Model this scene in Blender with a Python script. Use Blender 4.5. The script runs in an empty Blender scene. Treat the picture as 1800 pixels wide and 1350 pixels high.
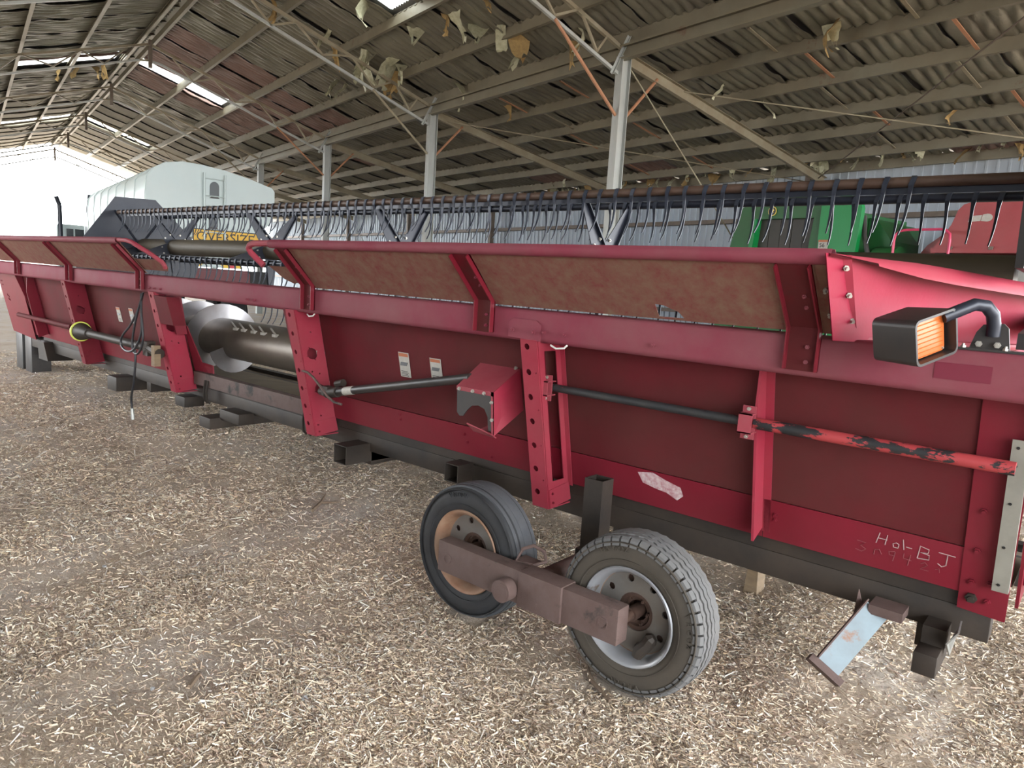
import bpy, bmesh, math, random
import numpy as np
from mathutils import Vector, Matrix, geometry

R = math.radians
rng = random.Random(7)
scn = bpy.context.scene
C = scn.collection

# ------------------------------------------------------------------ camera
CAM_H = 1.7
def camera():
    pitch, roll, yaw = R(8.07), R(-3.572), R(39.80)
    f = Vector((-math.sin(yaw) * math.cos(pitch), math.cos(yaw) * math.cos(pitch), -math.sin(pitch)))
    r = Vector((math.cos(yaw), math.sin(yaw), 0))
    d = f.cross(r)
    r2 = r * math.cos(roll) + d * math.sin(roll)
    d2 = -r * math.sin(roll) + d * math.cos(roll)
    cd = bpy.data.cameras.new('camera')
    cd.sensor_fit = 'HORIZONTAL'; cd.sensor_width = 36; cd.lens = 25.0
    cd.clip_start = 0.05; cd.clip_end = 500
    o = bpy.data.objects.new('camera', cd); C.objects.link(o)
    m = Matrix((r2, -d2, -f)).transposed().to_4x4()
    m.translation = (0, 0, CAM_H)
    o.matrix_world = m
    scn.camera = o
    return f
FWD = camera()

# ------------------------------------------------------------------ world and exposure
w = bpy.data.worlds.new('overcast'); scn.world = w
w.use_nodes = True
nt = w.node_tree; nt.nodes.clear()
out = nt.nodes.new('ShaderNodeOutputWorld'); bg = nt.nodes.new('ShaderNodeBackground')
bg.inputs[0].default_value = (0.93, 0.97, 1.0, 1); bg.inputs[1].default_value = 4.2
nt.links.new(bg.outputs[0], out.inputs[0])
scn.view_settings.view_transform = 'Standard'
scn.view_settings.look = 'None'
scn.view_settings.gamma = 1.0
scn.view_settings.use_curve_mapping = False
scn.view_settings.exposure = 1.70
try:
    scn.cycles.max_bounces = 8; scn.cycles.diffuse_bounces = 5; scn.cycles.use_denoising = True
    scn.cycles.transparent_max_bounces = 8
except Exception:
    pass

# ------------------------------------------------------------------ helpers
TH = R(-12.5)                                    # the shed's long axis against the header's
CT, ST = math.cos(TH), math.sin(TH)
def S(a, b, z):                                  # shed coordinates -> world
    return Vector((a * CT - b * ST, a * ST + b * CT, z))

WL = {}                                          # world location of every parent
def link(o, parent=None, wloc=(0, 0, 0)):
    C.objects.link(o)
    wloc = Vector(wloc)
    if parent is not None:
        o.parent = parent
        o.location = wloc - WL[parent.name]
    else:
        o.location = wloc
    WL[o.name] = wloc
    return o
def tag(o, label=None, cat=None, group=None, kind=None):
    if label: o['label'] = label
    if cat: o['category'] = cat
    if group: o['group'] = group
    if kind: o['kind'] = kind
    return o
def thing(name, label, cat, loc=(0, 0, 0), group=None, kind=None):
    o = bpy.data.objects.new(name, None); o.empty_display_size = .1
    link(o, None, loc)
    return tag(o, label, cat, group, kind)

class B:
    """collects geometry in world coordinates, becomes ONE mesh object"""
    def __init__(s): s.v = []; s.f = []
    def add(s, vs, fs):
        k = len(s.v); s.v += [Vector(p) for p in vs]; s.f += [tuple(i + k for i in f) for f in fs]; return s
    def box(s, lo, hi, M=None, bev=0):
        x0, y0, z0 = lo; x1, y1, z1 = hi
        vs = [Vector(p) for p in ((x0,y0,z0),(x1,y0,z0),(x1,y1,z0),(x0,y1,z0),(x0,y0,z1),(x1,y0,z1),(x1,y1,z1),(x0,y1,z1))]
        fs = [(0,3,2,1),(4,5,6,7),(0,1,5,4),(1,2,6,5),(2,3,7,6),(3,0,4,7)]
        if bev:
            bm = bmesh.new(); bv = [bm.verts.new(p) for p in vs]
            for f in fs: bm.faces.new([bv[i] for i in f])
            bmesh.ops.bevel(bm, geom=bm.edges[:], offset=bev, segments=2, affect='EDGES', profile=.6)
            bm.verts.index_update()
            vs = [v.co.copy() for v in bm.verts]; fs = [tuple(v.index for v in f.verts) for f in bm.faces]
            bm.free()
        if M is not None: vs = [M @ p for p in vs]
        return s.add(vs, fs)
    def extr(s, poly, d):
        """planar polygon (list of points) swept by vector d"""
        n = len(poly); p = [Vector(q) for q in poly]; d = Vector(d)
        fs = [tuple(range(n - 1, -1, -1)), tuple(range(n, 2 * n))]
        fs += [(i, (i + 1) % n, (i + 1) % n + n, i + n) for i in range(n)]
        return s.add(p + [q + d for q in p], fs)
    def plate(s, outer, holes, t, o, ex, ey):
        """flat plate with real holes; outer / holes 2-D, t thickness along ex x ey"""
        o, ex, ey = Vector(o), Vector(ex), Vector(ey); n = ex.cross(ey).normalized()
        loops = [outer] + list(holes)
        tri = geometry.tessellate_polygon([[Vector((u, v, 0)) for u, v in l] for l in loops])
        flat = [p for l in loops for p in l]; N = len(flat)
        vs = [o + ex * u + ey * v for u, v in flat]; vs += [p + n * t for p in vs]
        fs = [tuple(x) for x in tri] + [tuple(i + N for i in reversed(x)) for x in tri]
        k = 0
        for l in loops:
            m = len(l)
            fs += [(k + i, k + (i + 1) % m, k + (i + 1) % m + N, k + i + N) for i in range(m)]
            k += m
        return s.add(vs, fs)
    def cyl(s, p0, p1, r, n=12, r2=None, caps=True):
        p0, p1 = Vector(p0), Vector(p1); r2 = r if r2 is None else r2
        ax = (p1 - p0).normalized()
        t = Vector((0, 0, 1)) if abs(ax.z) < .9 else Vector((1, 0, 0))
        u = ax.cross(t).normalized(); v = ax.cross(u)
        vs = []
        for p, q in ((p0, r), (p1, r2)):
            vs += [p + (u * math.cos(2 * math.pi * i / n) + v * math.sin(2 * math.pi * i / n)) * q for i in range(n)]
        fs = [(i, (i + 1) % n, (i + 1) % n + n, i + n) for i in range(n)]
        if caps: fs += [tuple(range(n - 1, -1, -1)), tuple(range(n, 2 * n))]
        return s.add(vs, fs)
    def tube(s, path, r, n=8, closed=False, caps=True):
        P = [Vector(p) for p in path]; m = len(P); rs = r if isinstance(r, (list, tuple)) else [r] * m
        u = None; vs = []
        for i in range(m):
            a = P[i - 1] if (i > 0 or closed) else P[i]; b = P[(i + 1) % m] if (i < m - 1 or closed) else P[i]
            t = (b - a).normalized()
            if u is None:
                u = t.cross(Vector((0, 0, 1)) if abs(t.z) < .9 else Vector((1, 0, 0))).normalized()
            u = (u - t * u.dot(t)).normalized(); v = t.cross(u)
            vs += [P[i] + (u * math.cos(2 * math.pi * j / n) + v * math.sin(2 * math.pi * j / n)) * rs[i] for j in range(n)]
        fs = []
        for i in range(m if closed else m - 1):
            k = i * n; l = ((i + 1) % m) * n
            fs += [(k + j, k + (j + 1) % n, l + (j + 1) % n, l + j) for j in range(n)]
        if not closed and caps: fs += [tuple(range(n - 1, -1, -1)), tuple(range((m - 1) * n, m * n))]
        return s.add(vs, fs)
    def lathe(s, prof, c, ax, n=32, closed=True):
        """prof: (radius, offset along axis) loop"""
        c, ax = Vector(c), Vector(ax).normalized()
        t = Vector((0, 0, 1)) if abs(ax.z) < .9 else Vector((1, 0, 0))
        u = ax.cross(t).normalized(); v = ax.cross(u); m = len(prof); vs = []
        for i in range(n):
            d = u * math.cos(2 * math.pi * i / n) + v * math.sin(2 * math.pi * i / n)
            vs += [c + d * r + ax * h for r, h in prof]
        fs = []
        for i in range(n):
            k, l = i * m, ((i + 1) % n) * m
            for j in range(m if closed else m - 1):
                fs.append((k + j, k + (j + 1) % m, l + (j + 1) % m, l + j))
        return s.add(vs, fs)
    def strip(s, path, off, t):
        """bent sheet: path points, extruded by off, thickened by vector t"""
        P = [Vector(p) for p in path]; off = Vector(off); T = Vector(t); m = len(P)
        vs = P + [p + off for p in P] + [p + T for p in P] + [p + off + T for p in P]
        fs = []
        for i in range(m - 1):
            fs += [(i, i + 1, m + i + 1, m + i), (2*m + i, 3*m + i, 3*m + i + 1, 2*m + i + 1),
                   (i, 2*m + i, 2*m + i + 1, i + 1), (m + i, m + i + 1, 3*m + i + 1, 3*m + i)]
        fs += [(0, m, 3*m, 2*m), (m - 1, 3*m - 1, 4*m - 1, 2*m - 1)]
        return s.add(vs, fs)
    def mesh(s, name, mat, smooth=True, centre=True, ang=35):
        c = Vector((0, 0, 0))
        if centre and s.v:
            lo = [min(p[i] for p in s.v) for i in range(3)]; hi = [max(p[i] for p in s.v) for i in range(3)]
            c = Vector([(lo[i] + hi[i]) / 2 for i in range(3)])
        me = bpy.data.meshes.new(name)
        me.from_pydata([p - c for p in s.v], [], s.f)
        bm = bmesh.new(); bm.from_mesh(me)
        bmesh.ops.recalc_face_normals(bm, faces=bm.faces[:]); bm.to_mesh(me); bm.free()
        if smooth:
            me.polygons.foreach_set('use_smooth', [True] * len(me.polygons))
            me.set_sharp_from_angle(angle=R(ang))
        if mat is not None: me.materials.append(mat)
        return me, c
    def obj(s, name, mat, parent=None, smooth=True, ang=35):
        me, c = s.mesh(name, mat, smooth, True, ang)
        o = bpy.data.objects.new(name, me)
        return link(o, parent, c)

def single(b, name, mat, label, cat, group=None, kind=None, smooth=True):
    return tag(b.obj(name, mat, None, smooth), label, cat, group, kind)
def copy_part(o, parent, dloc):
    c = o.copy(); C.objects.link(c); c.parent = parent
    wl = WL[o.name] + Vector(dloc); WL[c.name] = wl
    c.location = wl - (WL[parent.name] if parent else Vector((0, 0, 0)))
    return c
def circ(cx, cy, r, n=14, a0=0):
    return [(cx + r * math.cos(a0 + 2 * math.pi * i / n), cy + r * math.sin(a0 + 2 * math.pi * i / n)) for i in range(n)]
def text_mesh(txt, size, mat, origin, ex, ey, depth=.001, parent=None, name='lettering'):
    cu = bpy.data.curves.new(name, 'FONT'); cu.body = txt; cu.size = size; cu.extrude = depth; cu.resolution_u = 3
    t = bpy.data.objects.new('tmp_text', cu); C.objects.link(t)
    dg = bpy.context.evaluated_depsgraph_get(); dg.update()
    me = bpy.data.meshes.new_from_object(t.evaluated_get(dg)); me.name = name
    bpy.data.objects.remove(t)
    ex, ey = Vector(ex).normalized(), Vector(ey).normalized(); n = ex.cross(ey)
    M = Matrix((ex, ey, n)).transposed().to_4x4()
    me.transform(M); me.materials.clear(); me.materials.append(mat)
    o = bpy.data.objects.new(name, me)
    return link(o, parent, origin)

# ------------------------------------------------------------------ materials
def mk(name, base, rough=.6, metal=0., var=None, vscale=6., vamt=.5, stretch=(1, 1, 1), spots=None, sscale=9., slo=.55, shi=.6,
       bump=0., bscale=60., coords='world', dust=None, dustamt=.5, vcol=None, trans=0, spec=.5):
    m = bpy.data.materials.new(name); m.use_nodes = True
    nt = m.node_tree; N = nt.nodes; L = nt.links
    bs = N['Principled BSDF']
    bs.inputs['Roughness'].default_value = rough; bs.inputs['Metallic'].default_value = metal
    try: bs.inputs['Specular IOR Level'].default_value = spec
    except Exception: pass
    if coords == 'world':
        g = N.new('ShaderNodeNewGeometry'); src = g.outputs['Position']
    else:
        g = N.new('ShaderNodeTexCoord'); src = g.outputs['Object']
    mp = N.new('ShaderNodeMapping'); mp.inputs['Scale'].default_value = stretch
    L.new(src, mp.inputs['Vector'])
    def noise(sc, det=5, rgh=.6):
        n = N.new('ShaderNodeTexNoise'); n.inputs['Scale'].default_value = sc
        n.inputs['Detail'].default_value = det; n.inputs['Roughness'].default_value = rgh
        L.new(mp.outputs[0], n.inputs['Vector']); return n
    def ramp(sock, lo, hi):
        r = N.new('ShaderNodeMapRange'); r.inputs['From Min'].default_value = lo; r.inputs['From Max'].default_value = hi
        r.clamp = True; L.new(sock, r.inputs['Value']); return r.outputs[0]
    def mixc(fac, a, b):
        x = N.new('ShaderNodeMix'); x.data_type = 'RGBA'
        if isinstance(fac, (int, float)): x.inputs[0].default_value = fac
        else: L.new(fac, x.inputs[0])
        for i, q in ((6, a), (7, b)):
            if isinstance(q, tuple): x.inputs[i].default_value = (*q[:3], 1)
            else: L.new(q, x.inputs[i])
        return x.outputs[2]
    def scale(sock, k):
        x = N.new('ShaderNodeMath'); x.operation = 'MULTIPLY'; L.new(sock, x.inputs[0]); x.inputs[1].default_value = k; return x.outputs[0]
    col = base
    if vcol:
        at = N.new('ShaderNodeAttribute'); at.attribute_name = vcol; col = at.outputs['Color']
    if var is not None:
        col = mixc(scale(ramp(noise(vscale).outputs[0], .32, .68), vamt), col, var)
    if dust is not None:
        col = mixc(scale(ramp(noise(vscale * .35, 6, .65).outputs[0], .3, .75), dustamt), col, dust)
    if spots is not None:
        col = mixc(ramp(noise(sscale, 6, .65).outputs[0], slo, shi), col, spots)
    if isinstance(col, tuple): bs.inputs['Base Color'].default_value = (*col[:3], 1)
    else: L.new(col, bs.inputs['Base Color'])
    if bump:
        bn = N.new('ShaderNodeBump'); bn.inputs['Strength'].default_value = bump; bn.inputs['Distance'].default_value = .01
        L.new(noise(bscale, 4).outputs[0], bn.inputs['Height']); L.new(bn.outputs[0], bs.inputs['Normal'])
    return m

M = {}
M['red'] = mk('red_paint', (.185, .008, .022), .45, var=(.15, .008, .018), vscale=3, vamt=.8, dust=(.125, .045, .045), dustamt=.4, bump=.05, bscale=90, spec=.22)
M['red_dusty'] = mk('dusty_red_paint', (.118, .008, .016), .68, var=(.075, .012, .014), vscale=2.2, vamt=.8, dust=(.085, .042, .034), dustamt=.55, spots=(.13, .008, .016), sscale=1.3, slo=.6, shi=.72, bump=.06, bscale=120, spec=.1)
M['red_shield'] = mk('dusty_shield_paint', (.17, .034, .040), .7, var=(.165, .10, .068), vscale=40, vamt=.6, dust=(.195, .13, .088), dustamt=.9, bump=.12, bscale=140, spec=.1)
M['red_beam'] = mk('beam_red_paint', (.205, .030, .055), .65, var=(.18, .05, .062), vscale=5, vamt=.6, dust=(.235, .12, .12), dustamt=.5, spots=(.07, .04, .03), sscale=2.6, slo=.74, shi=.8, bump=.05, spec=.1)
M['red_bright'] = mk('bright_red_paint', (.31, .018, .045), .45, var=(.24, .014, .034), vscale=4, vamt=.7, dust=(.26, .105, .10), dustamt=.4, bump=.04, spec=.22)  # brighter, more saturated red than the other header paints
M['red_wing'] = mk('wing_red_paint', (.27, .009, .036), .5, var=(.22, .009, .028), vscale=4, vamt=.7, dust=(.24, .085, .09), dustamt=.22, bump=.04, spec=.15)
M['red_lip'] = mk('wing_lip_paint', (.31, .026, .052), .5, var=(.25, .02, .04), vscale=5, vamt=.7, dust=(.29, .12, .12), dustamt=.3, spec=.15)
M['red_pink'] = mk('faded_red_paint', (.30, .034, .058), .45, var=(.23, .022, .04), vscale=5, vamt=.7, dust=(.33, .16, .15), dustamt=.4, spec=.22)
M['rod_chip'] = mk('chipped_red_rod', (.36, .045, .05), .5, var=(.3, .03, .035), vscale=12, vamt=.5, stretch=(1, 2.2, 2.2), spots=(.018, .018, .02), sscale=6.5, slo=.52, shi=.54)
M['rod_black'] = mk('worn_black_rod', (.02, .022, .026), .45, stretch=(1, 2.2, 2.2), var=(.05, .045, .04), vscale=9, vamt=.6, spots=(.3, .04, .045), sscale=6, slo=.64, shi=.66)
M['black'] = mk('black_plastic', (.018, .018, .02), .45, var=(.035, .03, .028), vscale=8, vamt=.6, dust=(.08, .06, .045), dustamt=.3)
M['blacksteel'] = mk('dark_steel', (.022, .020, .019), .55, .1, var=(.05, .038, .03), vscale=5, vamt=.7, dust=(.075, .056, .042), dustamt=.4, bump=.08, spec=.22)
M['navy'] = mk('dark_blue_steel', (.013, .017, .030), .4, .2, var=(.022, .027, .042), vscale=6, vamt=.7, dust=(.06, .055, .052), dustamt=.2)
M['tine'] = mk('spring_steel', (.022, .028, .044), .45, .35, var=(.05, .056, .07), vscale=30, vamt=.5)
M['bat'] = mk('rusted_bat_tube', (.065, .036, .026), .55, .1, var=(.10, .055, .036), vscale=10, vamt=.7, dust=(.12, .09, .06), dustamt=.3)
M['reeltube'] = mk('dusty_reel_tube', (.075, .058, .038), .6, .1, var=(.05, .042, .03), vscale=4, vamt=.7, dust=(.14, .11, .07), dustamt=.5)
M['auger'] = mk('worn_auger_steel', (.15, .125, .10), .42, .4, var=(.08, .066, .055), vscale=4, vamt=.8, dust=(.19, .15, .11), dustamt=.5)
M['flight'] = mk('polished_flighting', (.42, .41, .43), .28, .85, var=(.3, .27, .25), vscale=5, vamt=.6)
M['trough'] = mk('dusty_trough', (.24, .19, .13), .75, var=(.16, .12, .08), vscale=4, vamt=.7)
M['rust'] = mk('rusty_steel', (.095, .058, .050), .75, .1, var=(.125, .085, .076), vscale=14, vamt=.7, spots=(.022, .019, .018), sscale=4, slo=.57, shi=.66, bump=.25, bscale=220)
M['rust_o'] = mk('orange_rust_rim', (.22, .098, .05), .7, .2, var=(.30, .19, .125), vscale=12, vamt=.8, dust=(.32, .27, .22), dustamt=.35, bump=.1)
M['rim'] = mk('silver_rim', (.34, .36, .40), .4, .4, var=(.27, .26, .25), vscale=6, vamt=.7, spots=(.17, .11, .07), sscale=7, slo=.6, shi=.68, dust=(.25, .21, .17), dustamt=.3)
M['disc'] = mk('dusty_wheel_disc', (.17, .165, .16), .6, .2, var=(.12, .105, .09), vscale=9, vamt=.7, dust=(.19, .15, .11), dustamt=.6)
M['hub'] = mk('rusty_hub', (.06, .034, .026), .7, .2, var=(.10, .055, .038), vscale=18, vamt=.7)
M['tyre_n'] = mk('dusty_tyre', (.058, .050, .041), .8, var=(.040, .035, .030), vscale=7, vamt=.8, dust=(.095, .078, .06), dustamt=.6, bump=.1, spec=.22)
M['tread_n'] = mk('tyre_tread', (.125, .125, .128), .75, var=(.085, .085, .086), vscale=20, vamt=.6, dust=(.14, .13, .12), dustamt=.5)
M['tyre_o'] = mk('worn_black_tyre', (.020, .021, .024), .6, var=(.034, .036, .041), vscale=9, vamt=.7, dust=(.07, .062, .053), dustamt=.3, bump=.1, spec=.22)
M['tread_o'] = mk('bald_tread', (.062, .066, .076), .7, var=(.045, .048, .055), vscale=24, vamt=.7, dust=(.10, .10, .10), dustamt=.5, bump=.15)
M['galv'] = mk('galvanised_steel', (.33, .34, .33), .45, .45, var=(.25, .25, .235), vscale=7, vamt=.7, dust=(.3, .26, .2), dustamt=.4)
M['purlin'] = mk('dull_purlin', (.20, .19, .145), .5, .3, var=(.14, .12, .085), vscale=2.5, vamt=.8, dust=(.23, .19, .125), dustamt=.6, spots=(.16, .095, .06), sscale=3, slo=.64, shi=.72)
M['postm'] = mk('weathered_galvanised_post', (.40, .43, .42), .5, .2, var=(.30, .32, .31), vscale=5, vamt=.7, stretch=(1, 1, .3), dust=(.33, .27, .2), dustamt=.4)
M['primer'] = mk('orange_primer', (.40, .19, .10), .65, var=(.3, .15, .09), vscale=8, vamt=.7)
M['rafter'] = mk('dusty_rafter', (.32, .29, .21), .6, .3, var=(.22, .17, .11), vscale=3, vamt=.8, spots=(.17, .09, .055), sscale=2.4, slo=.66, shi=.74)
M['insul'] = mk('sooty_foil_insulation', (.205, .195, .15), .5, .3, var=(.135, .12, .10), vscale=1.6, vamt=.8, dust=(.27, .25, .18), dustamt=.5, spots=(.36, .35, .26), sscale=9, slo=.66, shi=.78, bump=.5, bscale=26, spec=.22)
M['insul_r'] = mk('reddish_insulation', (.20, .12, .10), .65, .1, var=(.14, .10, .085), vscale=2.4, vamt=.8, dust=(.24, .15, .12), dustamt=.6, bump=.6, bscale=26)
M['foil'] = mk('torn_pale_foil', (.50, .50, .36), .45, .25, var=(.3, .28, .18), vscale=14, vamt=.8, bump=.4, bscale=50)
M['wool'] = mk('torn_yellow_batt', (.40, .27, .11), .9, var=(.25, .17, .08), vscale=20, vamt=.8, bump=.6, bscale=60)
M['roofs'] = mk('roof_steel', (.2, .2, .19), .5, .5)
M['wall'] = mk('blue_grey_wall_sheet', (.36, .42, .49), .5, .25, var=(.29, .335, .385), vscale=2.2, vamt=.7, stretch=(1, 1, .25), dust=(.33, .32, .30), dustamt=.35)
M['girt'] = mk('girt_steel', (.16, .125, .10), .6, .2, var=(.1, .08, .065), vscale=5, vamt=.7)
M['white'] = mk('white_tank_paint', (.46, .56, .57), .4, var=(.42, .51, .52), vscale=1.5, vamt=.6, dust=(.62, .58, .5), dustamt=.25)
M['whitep'] = mk('white_plastic', (.75, .75, .72), .5)
M['grey'] = mk('grey_mesh', (.11, .12, .13), .6)
M['yellow'] = mk('sign_yellow', (.72, .42, .035), .5)
M['ink'] = mk('sign_black', (.012, .012, .012), .5)
M['hazred'] = mk('hazard_red', (.6, .03, .05), .45)
M['hazyel'] = mk('hazard_yellow', (.85, .55, .03), .45)
M['truckred'] = mk('dark_red_chassis', (.12, .012, .018), .5)
M['rubber'] = mk('dark_rubber', (.016, .016, .017), .7)
M['green'] = mk('green_paint', (.010, .105, .026), .45, var=(.012, .08, .022), vscale=4, vamt=.7, dust=(.07, .075, .045), dustamt=.3, spec=.3)
M['green_b'] = mk('bright_green_paint', (.004, .19, .045), .4, var=(.006, .16, .038), vscale=4, vamt=.5, spec=.3)
M['strip'] = mk('dark_curtain', (.035, .032, .029), .6, var=(.055, .048, .04), vscale=3, vamt=.7)
M['badge'] = mk('badge_yellow', (.75, .58, .12), .45)
M['redm'] = mk('machine_red', (.30, .035, .045), .5, var=(.24, .03, .035), vscale=4, vamt=.7, dust=(.26, .12, .1), dustamt=.35)
M['railp'] = mk('pink_red_rail', (.50, .045, .11), .35)
M['amber'] = mk('amber_lens', (.50, .125, .030), .3, var=(.42, .09, .018), vscale=60, vamt=.5)
M['chalk'] = mk('chalk', (.36, .24, .24), .9)
M['chalk2'] = mk('faint_chalk', (.2, .045, .055), .9)
M['bolt'] = mk('zinc_bolt', (.42, .40, .36), .4, .6)
M['decal'] = mk('decal_white', (.42, .40, .36), .6, var=(.32, .3, .26), vscale=30, vamt=.6)
M['decalo'] = mk('decal_orange', (.40, .13, .06), .6)
M['decalr'] = mk('dull_red_decal', (.15, .012, .03), .5)
M['stripg'] = mk('grey_end_strip', (.27, .26, .225), .55, .2, var=(.2, .19, .165), vscale=9, vamt=.7)
M['bluegrey'] = mk('worn_blue_leg', (.22, .28, .315), .5, .2, var=(.17, .19, .20), vscale=9, vamt=.7, spots=(.24, .14, .1), sscale=8, slo=.6, shi=.68)
M['lime'] = mk('lime_guard_ring', (.62, .66, .12), .5)
M['cable'] = mk('cable_rubber', (.02, .02, .024), .45)
M['paintsmear'] = mk('white_smear', (.55, .46, .46), .8, var=(.3, .06, .08), vscale=40, vamt=.8)
M['stone'] = mk('grey_stone', (.36, .36, .36), .85, var=(.26, .25, .25), vscale=20, vamt=.7, coords='object', bump=.3)
M['twig'] = mk('brown_twig', (.14, .095, .065), .85, var=(.22, .16, .11), vscale=30, vamt=.6)
M['wood'] = mk('old_timber_block', (.25, .18, .11), .85, var=(.16, .11, .07), vscale=12, vamt=.7, stretch=(1, 1, 4))
M['straw'] = mk('straw', (.5, .4, .25), .75, vcol='Col')
M['glassdark'] = mk('dark_window', (.03, .035, .04), .15)

def skylight_mat():
    m = bpy.data.materials.new('translucent_skylight'); m.use_nodes = True
    N = m.node_tree.nodes; L = m.node_tree.links; N.clear()
    o = N.new('ShaderNodeOutputMaterial'); t = N.new('ShaderNodeBsdfTranslucent'); g = N.new('ShaderNodeBsdfTransparent')
    t.inputs[0].default_value = (.85, .86, .82, 1); g.inputs[0].default_value = (.8, .82, .8, 1)
    mx = N.new('ShaderNodeMixShader'); mx.inputs[0].default_value = .5
    L.new(t.outputs[0], mx.inputs[1]); L.new(g.outputs[0], mx.inputs[2]); L.new(mx.outputs[0], o.inputs[0])
    return m
M['skyl'] = skylight_mat()

def ground_mat():
    m = bpy.data.materials.new('chaff_ground'); m.use_nodes = True
    nt = m.node_tree; N = nt.nodes; L = nt.links; bs = N['Principled BSDF']; bs.inputs['Roughness'].default_value = .9
    try: bs.inputs['Specular IOR Level'].default_value = .2
    except Exception: pass
    g = N.new('ShaderNodeNewGeometry')
    def noise(sc, det=6, st=(1, 1, 1), rough=.65):
        mp = N.new('ShaderNodeMapping'); mp.inputs['Scale'].default_value = st; L.new(g.outputs['Position'], mp.inputs['Vector'])
        n = N.new('ShaderNodeTexNoise'); n.inputs['Scale'].default_value = sc; n.inputs['Detail'].default_value = det; n.inputs['Roughness'].default_value = rough
        L.new(mp.outputs[0], n.inputs['Vector']); return n.outputs[0]
    def ramp(sock, stops):
        r = N.new('ShaderNodeValToRGB'); e = r.color_ramp.elements
        e[0].position, e[0].color = stops[0][0], (*stops[0][1], 1); e[1].position, e[1].color = stops[-1][0], (*stops[-1][1], 1)
        for p, c in stops[1:-1]:
            x = e.new(p); x.color = (*c, 1)
        L.new(sock, r.inputs[0]); return r.outputs[0]
    def mix(f, a, b, mode='MIX'):
        x = N.new('ShaderNodeMix'); x.data_type = 'RGBA'; x.blend_type = mode
        if isinstance(f, float): x.inputs[0].default_value = f
        else: L.new(f, x.inputs[0])
        L.new(a, x.inputs[6]); L.new(b, x.inputs[7]); return x.outputs[2]
    fine = ramp(noise(70, 5, (1, 2.2, 1)), [(.3, (.15, .105, .08)), (.45, (.36, .28, .21)), (.58, (.52, .43, .345)), (.72, (.70, .62, .53))])
    patch = ramp(noise(1.1, 6), [(.32, (.34, .26, .19)), (.46, (.50, .41, .32)), (.56, (.52, .46, .41)), (.68, (.54, .51, .48))])
    col = mix(.5, fine, patch)
    spots = ramp(noise(5.5, 4), [(.6, (1, 1, 1)), (.74, (.55, .49, .46))])
    col = mix(.8, col, spots, 'MULTIPLY')
    L.new(col, bs.inputs['Base Color'])
    b = N.new('ShaderNodeBump'); b.inputs['Strength'].default_value = .7; b.inputs['Distance'].default_value = .012
    L.new(noise(55, 6, (1, 1.8, 1)), b.inputs['Height']); L.new(b.outputs[0], bs.inputs['Normal'])
    return m
M['ground'] = ground_mat()

# ------------------------------------------------------------------ floor
_ph = np.random.RandomState(3)
_W = [(_ph.uniform(.7, 7), _ph.uniform(0, 2 * np.pi), _ph.uniform(0, 2 * np.pi)) for _ in range(22)]
_W2 = [(_ph.uniform(9, 34), _ph.uniform(0, 2 * np.pi), _ph.uniform(0, 2 * np.pi)) for _ in range(14)]
def ground_h(x, y):
    x = np.asarray(x, float); y = np.asarray(y, float); z = np.zeros_like(x)
    for k, d, p in _W:
        z = z + .016 / k ** .8 * np.sin(k * (x * np.cos(d) + y * np.sin(d)) + p)
    for k, d, p in _W2:
        z = z + .035 / k * np.sin(k * (x * np.cos(d) + y * np.sin(d)) + p + 1.5 * np.sin(2.1 * y + p))
    near = np.clip((12 - np.hypot(x + 3, y - 2)) / 6, 0, 1)
    return z * near * .75
def make_floor():
    def axis(lo, flo, fhi, hi, step):
        a = list(np.arange(flo, fhi, step)); d = step; x = fhi
        while x < hi: a.append(x); d *= 1.35; x += d
        a.append(hi); d = step; x = flo - step; pre = []
        while x > lo: pre.append(x); d *= 1.35; x -= d
        pre.append(lo); return np.array(pre[::-1] + a)
    xs = axis(-160, -8, 1.6, 90, .032); ys = axis(-90, .3, 5.4, 120, .032)
    X, Y = np.meshgrid(xs, ys, indexing='ij'); Z = ground_h(X, Y)
    r = np.random.RandomState(5); inn = (X > -8) & (X < 1.6) & (Y > .3) & (Y < 5.4)
    Z = Z + r.normal(0, .0035, Z.shape) * inn
    n, m = X.shape
    me = bpy.data.meshes.new('floor')
    idx = np.arange(n * m).reshape(n, m)
    q = np.stack([idx[:-1, :-1], idx[1:, :-1], idx[1:, 1:], idx[:-1, 1:]], -1).reshape(-1, 4)
    me.from_pydata(np.stack([X, Y, Z], -1).reshape(-1, 3).tolist(), [], q.tolist())
    me.polygons.foreach_set('use_smooth', [True] * len(me.polygons))
    me.materials.append(M['ground'])
    o = bpy.data.objects.new('floor', me); link(o)
    tag(o, 'tan earth shed floor covered in chaff and straw', 'floor', kind='structure')
make_floor()

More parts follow.
